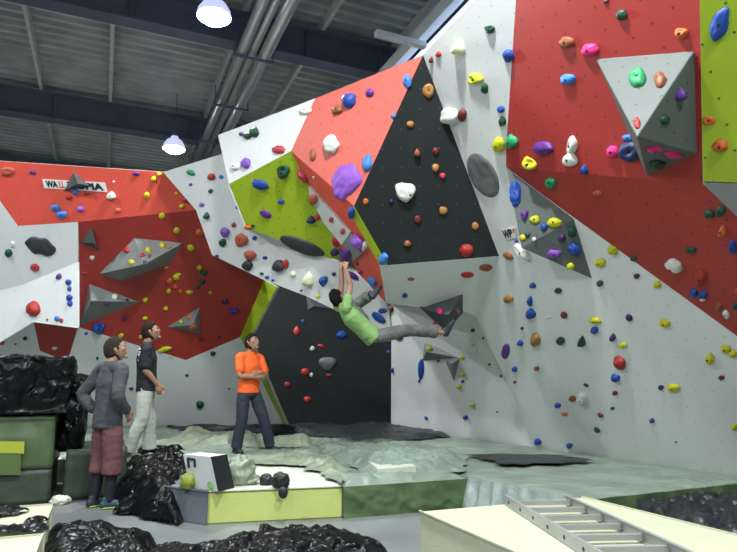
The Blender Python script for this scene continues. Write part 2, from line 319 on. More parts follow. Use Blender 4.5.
# ---------------------------------------------------------------- climbing holds
# tiles: origin of each block of readings; x y width height colour shape [turn]
HOLDS = {
(180,0): """238 520 18 18 pu b;485 428 48 34 wh d;612 426 42 36 br b;655 392 56 60 bl b;262 527 34 30 dg b;290 512 34 44 dg b""",
(360,0): """38 360 34 34 pu b;505 112 38 32 dg j;385 180 50 65 cr t;578 215 45 50 bl b;305 210 22 24 re b;278 230 18 26 ma t;448 305 40 60 ye j 90;485 343 26 42 dg b;548 424 28 28 bl b;553 470 26 38 dg b;350 450 70 66 wh s;398 447 33 50 ma b;265 352 46 58 tn d;195 482 32 28 tn d;185 315 32 52 lb b;130 450 20 20 lb b""",
(547,0): """290 57 42 42 dg s;78 162 60 42 br b;168 193 62 50 pk s;83 307 58 40 lb b;522 127 50 42 or j;670 95 145 68 bl p 65;352 305 68 76 mg d;440 312 46 58 br s;350 480 28 40 re b;512 365 36 58 pu t;457 463 36 38 dg b;628 468 54 36 or d;228 5 24 20 ma b""",
(0,135): """28 140 56 36 sa d;127 144 26 18 pu b;293 219 28 26 lb b;267 242 28 18 re b;338 228 24 10 ma b;432 233 42 32 wh t;528 150 30 16 pu b;596 170 22 24 ye b;618 152 22 16 ye b;570 234 24 28 ye b;215 283 40 26 lb b;240 310 42 30 lb b;311 288 30 24 ll b;457 293 24 20 sa d;628 313 26 24 ye d;686 370 26 26 ye d;684 226 14 12 ye b;706 276 22 18 ye b;722 250 28 26 re b;50 424 16 26 wh b;34 458 28 32 dg b;157 432 125 66 bk o -18;136 513 36 28 re d -20;358 476 20 18 wh b;492 447 28 26 re b;510 494 24 24 ye b;574 446 22 20 ye b;552 466 18 16 re b;578 470 16 16 br b;562 492 18 12 pu b;630 430 24 20 ye b;654 435 18 14 tn b;645 512 18 12 ye b;690 541 28 12 ye b;441 182 10 10 wh b""",
(180,135): """215 122 36 30 wh b;257 110 38 42 ll s;384 57 50 32 rp s;588 38 58 72 wh s;515 77 52 22 br p 85;642 185 145 96 ll q 65;402 141 46 54 dg j;312 192 66 40 bl p -30;393 259 26 20 bl b;332 307 50 28 pu o -25;510 326 44 30 db t;472 430 182 52 bk o -22;42 146 36 22 mg b -20;122 162 32 28 re b;160 162 18 16 lb b;41 192 14 12 pu b;119 217 20 18 dg b;85 270 22 16 ll b;223 281 18 14 lb b;105 312 28 28 dg t;209 348 18 20 re b;266 359 34 20 or b;282 352 18 12 dg b;175 378 36 38 ll b;238 408 52 52 sa d;166 418 28 32 dg b;289 399 20 16 bl b;273 467 46 36 sa b -15;264 505 40 42 bk b;330 476 20 14 bl b;383 507 48 48 bk b;411 502 24 36 re b;143 470 16 14 pu b;75 377 28 28 or b;42 437 28 26 ye d;76 513 24 18 ye b;94 532 26 18 dg b;480 160 62 30 rp p -62;518 165 12 14 wh b;520 250 42 42 sa b;587 327 22 22 rp b;631 373 26 24 sa b;605 413 30 44 rp b;533 320 24 24 rp b;600 455 34 30 dp b;650 467 64 72 pu s;690 413 64 44 ll s -50;720 425 28 34 wh t;690 500 14 14 dg b;700 530 22 20 rp b;667 300 26 48 bl b""",
(360,135): """30 110 70 38 lb p 75;222 67 34 34 br t;293 62 28 30 ma b;293 127 30 34 tn b;321 159 24 26 rp b;195 230 72 84 wh m 60;22 258 24 26 or d;122 257 18 18 db b;323 293 34 34 tn d;224 328 28 34 ma d;447 353 28 32 tn d;184 421 32 26 br b;413 447 56 50 re s;477 157 188 100 gy e -62;603 228 98 44 bl s 92;637 310 54 28 pu t 75;679 328 38 32 ye b;714 357 30 32 bl b;649 388 24 26 dg b;632 398 28 26 ye b;676 404 18 16 wh b;630 452 84 34 wh s -48;607 412 14 16 bl b;576 470 40 24 br b -25;488 514 52 28 br o;543 38 44 60 ye b;590 25 44 54 mg b;660 110 60 42 ye j -40;712 50 50 76 pu s 85;92 480 36 42 lb s;20 428 24 34 wh t;5 440 16 26 pu b""",
(547,135): """98 40 72 38 wh j 80;92 93 54 54 wh b;147 132 34 38 bl t;257 63 46 44 pk s;327 62 84 84 db d;320 10 58 28 lb b;418 50 68 28 pk p;492 72 78 32 pk p -12;428 108 62 50 dg d;15 185 44 44 mg d;197 225 36 20 sa s;28 340 60 38 ye s;97 376 34 42 dg b;58 398 32 32 dp b;108 443 54 44 bl s -40;28 460 52 32 ll s;92 508 32 28 ye b;257 447 42 34 ye s -40;207 494 42 34 ye s;337 478 26 22 dg b;490 513 72 48 wh m -30;558 446 44 26 dg b;632 306 42 34 dg b;675 292 38 40 dg b;684 367 36 40 or t;722 434 28 58 bl b;672 42 62 50 or s""",
(0,270): """230 26 26 20 pu b 60;265 48 24 24 bl b;270 72 16 22 bl b;270 107 24 26 bl b;272 130 20 24 bl b;131 150 50 60 re b;222 188 22 22 lb b;238 195 16 18 re b;183 193 8 10 ma b;238 216 12 8 ma b;8 281 22 20 pk b;60 287 12 8 re b;98 265 18 16 dp b;212 303 20 14 wh s;447 104 26 24 wh d;493 116 14 10 bk b;414 133 20 14 pu b;328 12 22 16 rp b;563 117 22 20 ye b;643 149 20 16 ye b;563 187 24 14 ye b;482 187 20 16 dp b;386 222 50 44 bl j;335 246 14 12 bl b;470 254 26 16 ye b;545 259 16 14 ye b;683 28 30 26 ye b;658 42 28 26 or b;680 65 20 18 or b;654 82 18 20 ye b;699 82 18 18 or b;640 307 56 20 ye p 8;378 342 10 14 db b;510 460 18 12 bk b;245 440 24 60 ye b;662 335 12 10 wh b;338 442 8 8 bk b""",
(180,270): """92 12 28 22 dg b;86 46 24 18 dg b;70 68 20 14 dg b;37 86 30 18 ye b;117 87 16 12 ye b;176 122 28 18 dp b;205 157 44 26 pu j;48 220 28 26 or b;35 183 14 20 or b;3 200 12 18 ye b;82 270 24 10 ma b;152 260 14 10 bk b;317 14 18 12 dg b;338 28 18 14 bl b;360 40 14 10 bl b;438 16 22 22 cr b;500 32 46 54 cr t;558 44 40 40 bl t 180;597 16 18 16 dp b;670 22 56 24 pu p -40;535 102 18 14 ye b;470 80 10 8 bk b;478 200 18 16 bl b;453 238 26 36 re b;548 294 28 16 re b -20;513 304 20 18 wh b;572 364 68 54 gy b;486 396 34 30 re b;510 407 14 18 wh b;577 408 24 14 re b;418 446 32 26 ma b;494 502 30 26 re b;628 250 42 32 bl s;128 323 22 16 dg b;27 408 14 12 dg b;77 522 30 30 dg b;190 460 8 8 bk b""",
(360,270): """50 45 44 32 lb s -50;174 96 22 22 bl b;198 31 30 16 br b;416 17 54 24 re o;310 162 24 24 pk b;380 160 18 14 pk b;295 204 28 18 pk b;120 152 30 28 ma b;88 159 36 20 bl b;73 185 66 30 bl o -38;152 264 36 18 bk b;111 318 18 16 bl b;126 388 14 20 bl b;237 385 80 28 bl o 88;304 352 14 10 bl b;230 430 10 14 bl b;270 306 26 22 ye b;397 340 20 18 ye b;400 405 22 22 ye b;387 453 22 22 ye b;399 432 14 14 pu b;437 524 24 16 ye b;438 234 16 16 dg b;438 278 24 28 wh b;442 305 28 28 wh b;478 264 8 10 dg b;502 366 10 10 dg b;547 412 10 10 dg b;576 112 38 32 tn b;670 60 26 22 bl b;658 120 46 22 bl t 95;663 168 36 40 bl b;629 226 14 12 ma b;622 283 24 24 bl b;682 270 36 52 tn s;565 316 62 32 pu o 80;600 384 22 22 bl b;685 382 22 20 br b;600 435 14 10 ma b;730 182 18 14 wh b""",
(547,270): """43 80 28 24 dg b;206 51 26 24 dg b;67 174 30 24 ma b -40;186 196 46 26 ye s -15;319 185 30 24 dp b -45;185 233 30 28 bl b;53 275 34 34 dg b;137 275 32 42 dg t;257 258 30 30 dp t;295 292 34 22 ye b;268 292 10 8 wh b;283 359 56 42 re b -55;267 418 36 28 bl b -35;152 446 22 12 dg b -30;100 499 30 26 br b;138 500 38 50 wh s;264 477 22 18 ma b;254 536 18 14 dg b;41 525 26 22 bl b;428 55 34 30 ye b;457 206 44 30 ye s -15;634 340 42 42 ye t;695 305 36 32 ye b;722 325 34 32 ye b;677 418 24 20 ma b;442 456 22 20 dp b;491 456 54 28 ye s;348 24 24 20 dp b;570 88 34 34 bl b;605 95 38 28 bl b;603 116 24 12 wh b;600 32 66 42 re b 85;668 142 28 32 br b;697 170 36 22 wh b -60;730 140 20 26 dg b;735 80 10 20 or b""",
(360,412): """258 23 18 14 bl b -50;411 20 20 20 bl b;690 114 28 26 bl b;532 0 10 6 dg b""",
(547,412): """70 8 26 16 or b;208 12 24 16 ma b -30;195 69 28 16 dg b -35;408 33 20 20 pu b;87 131 26 20 bl b;727 58 24 28 ye b;500 116 8 8 bk b""",
}
K_ = 3.879
SHP = {'b':'rounded','d':'dimpled','t':'pointed','j':'hooked','p':'long','o':'flat oval','s':'lumpy','m':'half-moon','q':'flat lilac','e':'oval' }
_ico = {}
def ico(sub):
    if sub not in _ico:
        bm = bmesh.new(); bmesh.ops.create_icosphere(bm, subdivisions=sub, radius=1)
        _ico[sub] = ([v.co.copy() for v in bm.verts], [tuple(v.index for v in f.verts) for f in bm.faces]); bm.free()
    return _ico[sub]
holds = []
for (tx, ty), txt in HOLDS.items():
    for ent in txt.split(';'):
        q = ent.split(); u, v, w, h = tx+float(q[0])/K_, ty+float(q[1])/K_, float(q[2])/K_, float(q[3])/K_
        holds.append(dict(u=u, v=v, w=w, h=h, c=q[4], s=q[5], rot=float(q[6]) if len(q) > 6 else 0.0, f=locate(u, v)))
REG = {'S1':'lime strip','S2':'lime strip'}
def build_hold(hd, idx):
    rnd = random.Random(idx*7+3)
    u, v, f = hd['u'], hd['v'], hd['f']
    p, n = surf(f, u, v); depth = (p-CAM).dot(FW)
    a = R(hd['rot'])
    # in-plane axes whose image runs along the reading's long axis (turn is anticlockwise in the photo)
    ex = (surf(f, u+math.cos(a)*2, v-math.sin(a)*2)[0] if not f.startswith('V') else onplane(u+math.cos(a)*2, v-math.sin(a)*2, p, n)) - p
    ey0 = n.cross(ex).normalized(); ex.normalize()
    if ey0.dot(UP) < 0 and abs(hd['rot']) < 89: ey0 = -ey0
    view = (CAM-p).normalized()
    def px(vec):   # image length of a unit vector laid on the wall
        return (vec - view*vec.dot(view)).length*F/depth
    hx = hd['w']/2/max(px(ex), .55*F/depth); hy = hd['h']/2/max(px(ey0), .55*F/depth)
    on = lambda uu, vv: (onplane(uu, vv, p, n) - p)
    lim = max(hd['w'], hd['h'])*depth/F
    def axis(du, dv, half):
        w_ = on(u+du, v+dv); L_ = w_.length; real = L_*half; return w_.normalized()*min(real, half*depth/F*1.7)
    A_ = axis(math.cos(a), -math.sin(a), hd['w']/2); B_ = axis(-math.sin(a), -math.cos(a), hd['h']/2)
    s = hd['s']; big = max(hd['w'], hd['h']) > 9
    vs, fs = ico(4 if max(hd['w'],hd['h']) > 20 else 3 if big else 2)
    hz = {'b':.85,'d':.7,'t':1.1,'j':.9,'p':.7,'o':.32,'s':.8,'m':.6,'q':.38,'e':.16}[s]*min(hx, hy)
    if s in 'op' : hz = max(hz, .035)
    off = Vector((rnd.uniform(0,50), rnd.uniform(0,50), idx*1.3)); out = []
    lop = rnd.uniform(-.25, .25); squ = rnd.uniform(-.12,.12)
    for c in vs:
        x, y, z = c
        k = 1 + .20*noise.noise(c*1.3+off) + .07*noise.noise(c*3.5+off)
        if s == 's': k = 1 + .26*noise.noise(c*1.9+off)+.08*noise.noise(c*4+off)
        if s == 'o': k = 1 + .10*noise.noise(c*1.5+off)
        if s == 'q': k = 1 + .22*noise.noise(c*1.6+off)
        x *= k; y *= k; zz = max(z, -.06)*k
        if s == 't':
            tpr = 1 - .42*(y+1)*.9; x *= max(tpr, .12)*1.15; zz *= 1-.35*y
        elif s == 'j':
            y += .35*(x*x) - .15; r2 = (x*x + (y-.35)**2*1.3); zz -= .75*math.exp(-r2*5)
        elif s == 'd':
            zz -= .55*math.exp(-((x-.1)**2+(y-.1)**2)*9)
        elif s == 'm':
            if y < -.25: y = -.25 + (y+.25)*.25
            y = y*1.25+.25
        elif s == 'e':
            x /= k; y /= k; zz = min(max(z,-.06), .55) + .30*noise.noise(Vector((x*3.2,y*2.6,7))) * (1 if z > .3 else 0)
        elif s == 'p':
            y *= 1-.3*abs(x)**2; zz *= 1-.25*x; y += .12*math.sin(x*2.4)
        elif s == 'o' and idx % 2 == 0 and hd['w'] > 20:
            y += .10*math.sin(x*7); zz += .10*math.sin(x*9+y*3)
        elif s == 'q':
            zz += .2*noise.noise(Vector((x*3,y*3,2))) ; y *= 1 + .25*x
        elif s == 'b':
            zz *= 1 - lop*y*1.4; x *= 1 + squ*y*2
            zz = min(zz, .93)
        out.append(p + A_*x + B_*y + n*(zz*hz))
    o = obj('climbing_hold', out, fs, hmat(hd['c']), None, True, org=p)
    hd['o'] = o
    if big and s not in 'oqe':
        r = min(.014, .25*min(hx, hy)); m = MB(); top = hz*(.52 if s == 'd' else .9)
        m.cyl(p + n*(top-.03), p + n*(top+.006), r, r*.9, 10)
        m.build('bolt', M_bolt, o)
for i, hd in enumerate(holds): build_hold(hd, i)
# labels: colour, size and shape where they help, panel, then neighbour or rank
ORD = ['','second','third','fourth','fifth','sixth','seventh','eighth','ninth','tenth','eleventh','twelfth','thirteenth','fourteenth','fifteenth','sixteenth']
NUM = ['zero','one','two','three','four','five','six','seven','eight','nine','ten','eleven','twelve','thirteen','fourteen','fifteen','sixteen','seventeen','eighteen','nineteen','twenty','twenty-one','twenty-two','twenty-three','twenty-four','twenty-five']
def words(h): return FC[h['f']][3]
def rel(a, b):   # where a lies as seen from b
    dx, dy = a['u']-b['u'], a['v']-b['v']
    if math.hypot(dx, dy) > 34: return None
    if abs(dx) > 1.6*abs(dy): return 'just left of' if dx < 0 else 'just right of'
    if abs(dy) > 1.6*abs(dx): return 'just above' if dy < 0 else 'just below'
    return None
groups = {}
for h in holds: groups.setdefault((HN[h['c']], words(h)), []).append(h)
used = set()
for (cn, wd), g in groups.items():
    for h in g:
        size = 'small ' if h['w']*h['h'] < 26 else ('large ' if h['w']*h['h'] > 170 else '')
        base = f"{size}{SHP[h['s']]} {cn} climbing hold" if h['s'] != 'q' else 'large flat lilac climbing hold'
        if h['s'] == 'b': base = f"{size}{cn} climbing hold"
        cand = None
        if len(g) == 1:
            cand = f"{base}, the only {cn} one on the {wd}"
        else:
            sizes = sorted([x['w']*x['h'] for x in g], reverse=True)
            if h['w']*h['h'] == sizes[0] and sizes[0] > 1.5*sizes[1]: cand = f"{base}, by far the biggest {cn} one on the {wd}"
            elif h['s'] != 'b' and sum(x['s'] == h['s'] for x in g) == 1 and h['s'] in 'ptjomq': cand = f"{base} on the {wd}, the only {SHP[h['s']]} {cn} one"
            else:
                near = sorted([x for x in holds if x['c'] != h['c'] and rel(h, x) and x['f'] == h['f']], key=lambda x: (x['u']-h['u'])**2+(x['v']-h['v'])**2)
                for x in near[:3]:
                    r = rel(h, x); cnt = 0
                    for y in g:
                        if any(z['c'] == x['c'] and rel(y, z) == r for z in holds): cnt += 1
                    if cnt == 1: cand = f"{base} on the {wd}, {r} a {HN[x['c']]} one"; break
            if cand is None or len(cand.split()) > 16 or cand in used:
                gs = sorted(g, key=lambda x: x['v']); k = gs.index(h); n = len(gs)
                if n == 2: rk = ('upper' if k == 0 else 'lower')
                elif k == 0: rk = 'highest'
                elif k == n-1: rk = 'lowest'
                elif k <= n//2: rk = ORD[k]+' highest'
                else: rk = ORD[n-1-k]+' lowest'
                cand = f"{cn} climbing hold, {rk} of the {NUM[n]} on the {wd}"
        if len(cand.split()) > 16: cand = cand.replace('small ','').replace('large ','').replace('climbing hold','hold')
        assert cand not in used and len(cand.split()) <= 16, cand
        used.add(cand)
        tag(h['o'], cand.replace(' a orange',' an orange'), 'climbing hold', 'climbing holds on the '+wd)

# ---------------------------------------------------------------- writing stuck on the wall
def sticker(f, quad, m, name, parts, n_off=.012):
    """quad: image corners TL TR BR BL; parts: (text, u0, u1, material) laid along the strip"""
    n = surf(f, *quad[0])[1]
    c = [surf(f, *q)[0] + n*n_off for q in quad]
    mb = MB(); mb.prism([p - n*.008 for p in c], c); s = mb.build(name, m, wall)
    for txt, x0, x1, y0, y1, mm in parts:
        cu = bpy.data.curves.new('lettering', 'FONT'); cu.body = txt; cu.extrude = .0; cu.offset = .05
        to = bpy.data.objects.new('lettering', cu); COL.objects.link(to)
        bpy.context.view_layer.update()
        me = bpy.data.meshes.new_from_object(to.evaluated_get(bpy.context.evaluated_depsgraph_get()))
        bpy.data.objects.remove(to)
        xs = [v.co.x for v in me.vertices]; ys = [v.co.y for v in me.vertices]
        a, b, d, e = min(xs), max(xs), min(ys), max(ys); vs = []
        for v in me.vertices:
            s_ = x0 + (x1-x0)*(v.co.x-a)/(b-a); t_ = y0 + (y1-y0)*(v.co.y-d)/(e-d)
            top = c[0].lerp(c[1], s_); bot = c[3].lerp(c[2], s_); vs.append(bot.lerp(top, t_) + n*.004)
        obj('lettering', vs, [tuple(p.vertices) for p in me.polygons], mm, s)
    return s
M_sticker = mat('sticker_white', (.72,.72,.70), .4); M_ink = mat('sticker_ink', (.012,.014,.02), .4); M_inkr = mat('sticker_red', (.75,.10,.05), .4)
sticker('A', [(42.5,179),(105,182.5),(107.5,192),(44.5,188)], M_sticker, 'logo_strip', [('WA', .04,.23,.12,.88,M_ink), ('LL', .25,.34,.12,.88,M_inkr), ('TOPIA', .38,.96,.12,.88,M_ink)])
sticker('WW', [(501.5,229),(515.5,227),(517,237),(505,240)], M_sticker, 'logo_sticker', [('WP', .04,.74,.08,.92,M_ink), ('I', .82,.94,.5,.92,M_inkr)])
# ---------------------------------------------------------------- the hall
ZD = 8.9
def st(name, mb, m): return tag(mb.build(name, m), kind='structure')
m = MB(); m.prism([H(-14,-4,-.2), H(8,-4,-.2), H(8,26,-.2), H(-14,26,-.2)], [H(-14,-4,0), H(8,-4,0), H(8,26,0), H(-14,26,0)]); st('floor', m, M_concrete)
# corrugated deck: ribs run along BD
m = MB(); per = .30; x = -3.0; prof = []
while x < 25.5:
    prof += [(x, ZD), (x+.10, ZD), (x+.13, ZD+.11), (x+.27, ZD+.11)]; x += per
vs = [H(-13.5, p, z) for p, z in prof] + [H(7.2, p, z) for p, z in prof]; k = len(prof)
m.add(vs, [(i, i+1, i+1+k, i+k) for i in range(k-1)]); ceil = st('ceiling', m, M_deck)
m = MB(); m.box(H(-13.6,11,4.4), PD*15, BD*.1, Vector((0,0,4.5))); st('wall_left', m, M_dwall)
m = MB(); m.box(H(-3,24.6,4.4), BD*10.6, PD*.1, Vector((0,0,4.5))); st('wall_back', m, M_dwall)
def hit(u, v, z):        # along-hall coordinates of an image point on a level plane
    w = G(u, v, z); return w.dot(BD), w.dot(PD)
# main beams (I section) across the hall
ZB = 7.95
for (u, v) in ((103, 17), (60, 122)):
    b, p = hit(u, v, ZB)
    m = MB()
    m.box(H(-3.2,p,ZB+.02), BD*10.3, PD*.17, Vector((0,0,.02))); m.box(H(-3.2,p,ZB+.68), BD*10.3, PD*.17, Vector((0,0,.02)))
    m.box(H(-3.2,p,ZB+.35), BD*10.3, PD*.03, Vector((0,0,.33)))
    for i in range(-6, 5):
        m.box(H(i*1.7, p, ZB+.35), BD*.012, PD*.15, Vector((0,0,.32)))
    st('trim_%d' % (1 if v < 50 else 2), m, M_steel)
p3 = hit(60,122,ZB)[1] + (hit(60,122,ZB)[1]-hit(103,17,ZB)[1])
m = MB(); m.box(H(-3.2,p3,ZB+.35), BD*10.3, PD*.15, Vector((0,0,.35))); st('trim_3', m, M_steel)
# purlins under the deck
bs = [hit(22.7,3,8.75)[0], hit(111,18,8.75)[0], hit(225,60,8.75)[0], hit(300,62,8.75)[0]]
step = 1.75
pb = [bs[0]-2*step, bs[0]-step] + bs + [bs[3]+step, bs[3]+2*step, bs[3]+3*step]
for b in pb:
    m = MB(); m.box(H(b, 10.5, 8.78), PD*14, BD*.008, Vector((0,0,.11))); m.box(H(b+.035, 10.5, 8.67), PD*14, BD*.04, Vector((0,0,.006))); m.box(H(b+.035, 10.5, 8.885), PD*14, BD*.04, Vector((0,0,.006)))
    tag(m.build('roof_purlin', M_purlin), 'steel roof purlin running lengthwise under the corrugated deck', 'purlin', 'steel purlins under the roof deck', kind='structure')
# bundle of three pipes slung under the beams
pp = bpy.data.objects.new('pipe_bundle', None); b0 = hit(278, 0, 7.7)[0]; pp.location = H(b0, 8, 7.7); link(pp)
tag(pp, 'bundle of three long metal pipes slung under the roof beams', 'pipes')
for db, r, dz in ((-.21,.10,0),(0,.085,.05),(.24,.12,.0)):
    m = MB(); m.cyl(H(b0+db, 2, 7.75+dz), H(b0+db, 24, 7.75+dz), r, n=20); o = m.build('pipe', M_pipe, pp, True)
for p in (4, 6.3, 8.6, 10.9, 13.2, 15.5, 17.8, 20.1):
    m = MB(); m.box(H(b0+.02, p, 7.62), BD*.40, PD*.03, Vector((0,0,.015))); m.box(H(b0-.36, p, 7.86), BD*.01, PD*.02, Vector((0,0,.24))); m.box(H(b0+.40, p, 7.86), BD*.01, PD*.02, Vector((0,0,.24)))
    m.build('hanger', M_steel, pp)
# side wall with its high window strip and cream eaves beam
bw = hit(470, 0, 7.3)[0]+.05
m = MB(); m.box(H(7.3, 10.3, 4.45), PD*14, BD*.08, Vector((0,0,4.45))); st('wall_right', m, M_dwall)
m = MB(); m.box(H(bw, 10.3, 7.66), PD*14, BD*.08, Vector((0,0,.10))); m.box(H(bw+.06,10.3,7.84), PD*14, BD*.04, Vector((0,0,.12))); st('trim_4', m, M_cream)
m = MB(); a_, b_ = hit(386,40,7.3), hit(412,45,7.3)
m.box(H((a_[0]+bw)/2-.1, a_[1], 7.38), BD*(abs(bw-a_[0])/2+.1), PD*.06, Vector((0,0,.05))); st('trim_5', m, M_cream)
M_day = mat('daylight_panel', (.5,.6,.8), .3, emit=(.45,.6,1.0), estr=1.6)
m = MB(); m.box(H(bw+.16, 10.3, 7.42), PD*14, BD*.02, Vector((0,0,.12))); st('window_1', m, M_day)
m = MB()
for i in range(44): m.box(H(bw+.17, -3.4+i*.62, 6.98), PD*(.24), BD*.02, Vector((0,0,.26)))
st('window_2', m, mat('dark_glass', (.02,.035,.08), .15))
m = MB()
for i in range(44): m.box(H(bw+.16, -3.4+i*.62+.31, 6.98), PD*(.06), BD*.03, Vector((0,0,.29)))
m.box(H(bw+.16, 10.3, 7.28), PD*14, BD*.035, Vector((0,0,.025))); st('trim_6', m, M_cream)
m = MB(); m.box(H(bw+.7, 10.3, 8.2), PD*14, BD*.08, Vector((0,0,.8))); st('wall_upper', m, M_dwall)
# high-bay lamps
M_lamp = mat('lamp_glow', (1,1,1), .5, emit=(.86,.90,1.0), estr=38)
M_shade = mat('lamp_shade', (.6,.62,.7), .3, emit=(.55,.6,.9), estr=.7); 
def lamp(u, v, z, label, pw, pos=None):
    c = G(u, v, z) if pos is None else pos
    t = empty('high_bay_lamp', c); tag(t, label, 'ceiling lamp', 'high bay lamps')
    m = MB(); n = 28; prof = [(.28,0),(.27,.10),(.20,.22),(.10,.29),(.09,.34)]
    vs = [c+Vector((r*math.cos(2*math.pi*i/n), r*math.sin(2*math.pi*i/n), h)) for r, h in prof for i in range(n)]
    m.add(vs, [(j*n+i, j*n+(i+1)%n, (j+1)*n+(i+1)%n, (j+1)*n+i) for j in range(len(prof)-1) for i in range(n)]); m.build('shade', M_shade, t, True)
    m = MB(); m.cyl(c+Vector((0,0,.34)), c+Vector((0,0,.58)), .10, .10, 20); m.build('ballast', M_steel, t)
    m = MB(); m.cyl(c+Vector((0,0,.58)), Vector((c.x,c.y,ZD)), .012, .012, 6); m.build('rod', M_steel, t)
    m = MB(); prof = [(.25,.03),(.25,-.02),(.19,-.07),(.10,-.10),(.01,-.11)]
    vs = [c+Vector((r*math.cos(2*math.pi*i/n), r*math.sin(2*math.pi*i/n), h)) for r, h in prof for i in range(n)]
    m.add(vs, [(j*n+i, j*n+(i+1)%n, (j+1)*n+(i+1)%n, (j+1)*n+i) for j in range(len(prof)-1) for i in range(n)]); m.build('lens', M_lamp, t, True)
    l = bpy.data.lights.new('lamp_light', 'SPOT'); l.spot_size = R(168); l.spot_blend = .35; l.shadow_soft_size = .2; l.energy = pw; l.color = (.96,1.0,1.0)
    lo = bpy.data.objects.new('lamp_light', l); lo.location = (0,0,-.14); link(lo, t)
    return c
PW = 1500
l1 = lamp(214, 17, 7.35, 'large glaring high bay lamp nearest the camera, beside the pipe bundle', PW*.62)
l2 = lamp(174, 149, 7.35, 'round high bay lamp further back, above the red left panel', PW)
stp = l2-l1
lamp(0,0,0,'high bay lamp high above the front of the hall', PW*1.15, l1-stp)
lamp(0,0,0,'high bay lamp behind the camera', PW, l1-stp*2)
for k in (-2,-1,0,1):
    lamp(0,0,0,'high bay lamp of the left row, number %s from the front' % ['one','two','three','four'][k+2], PW*.62, l1-BD*6+stp*k)
w = bpy.data.worlds.new('World'); sc.world = w; w.use_nodes = True
w.node_tree.nodes['Background'].inputs['Color'].default_value = (.66,.80,.90,1); w.node_tree.nodes['Background'].inputs['Strength'].default_value = .28
cam = bpy.data.cameras.new('camera'); cam.sensor_width = 36; cam.lens = F/737*36; cam.clip_start = .05
co = bpy.data.objects.new('camera', cam); co.location = CAM; co.rotation_euler = (math.pi/2+TH, 0, 0); COL.objects.link(co); sc.camera = co
sc.view_settings.view_transform = 'Standard'; sc.view_settings.look = 'None'; sc.view_settings.gamma = 1; sc.view_settings.use_curve_mapping = False
sc.view_settings.exposure = 0.44
# ---------------------------------------------------------------- mats, covers and loose sheets
M_matg  = mat('mat_cover_green', (.070,.115,.050), .4, bump=.9, bscale=1.8, crease=True, var=.3, vscale=3)
M_matd  = mat('mat_cover_dull_green', (.035,.055,.035), .5, bump=.5, bscale=6, var=.25, vscale=3)
M_sheet = mat('milky_green_sheet', (.225,.29,.235), .36, bump=1, bscale=3.2, var=.22, crease=True, vscale=2.5)
M_sheet2= mat('milky_green_sheet_pale', (.245,.30,.215), .35, bump=1, bscale=4, var=.2, crease=True, vscale=3)
M_clear = mat('milky_clear_sheet', (.27,.33,.31), .3, bump=.6, bscale=14, var=.2, vscale=5)
M_bpl   = mat('black_plastic', (.004,.005,.006), .30, bump=1, bscale=7, spec=.2, crease=True)
M_dpl   = mat('dark_grey_plastic', (.02,.023,.026), .4, bump=.8, bscale=3, spec=.4, crease=True)
M_foam  = mat('cream_foam', (.46,.485,.34), .8, bump=.15, bscale=60, var=.05, vscale=4)
M_foamy = mat('yellow_foam', (.50,.56,.17), .8, bump=.15, bscale=60, var=.06, vscale=4)
M_foamw = mat('white_foam', (.56,.60,.50), .8, bump=.1, bscale=60)
M_foamb = mat('grey_foam', (.13,.15,.18), .8, bump=.2, bscale=50, var=.1)
M_ysti  = mat('yellow_sticker', (.36,.42,.04), .5)
M_alu   = mat('aluminium', (.36,.37,.37), .42, metal=.4, var=.06)
M_hole  = mat('dark_hole', (.02,.02,.02), .8)
def pdist(x, y, poly):
    best = 9e9; n = len(poly)
    for i in range(n):
        ax, ay = poly[i-1]; bx, by = poly[i]; dx, dy = bx-ax, by-ay
        t = max(0, min(1, ((x-ax)*dx+(y-ay)*dy)/(dx*dx+dy*dy+1e-9)))
        best = min(best, math.hypot(x-ax-t*dx, y-ay-t*dy))
    return best
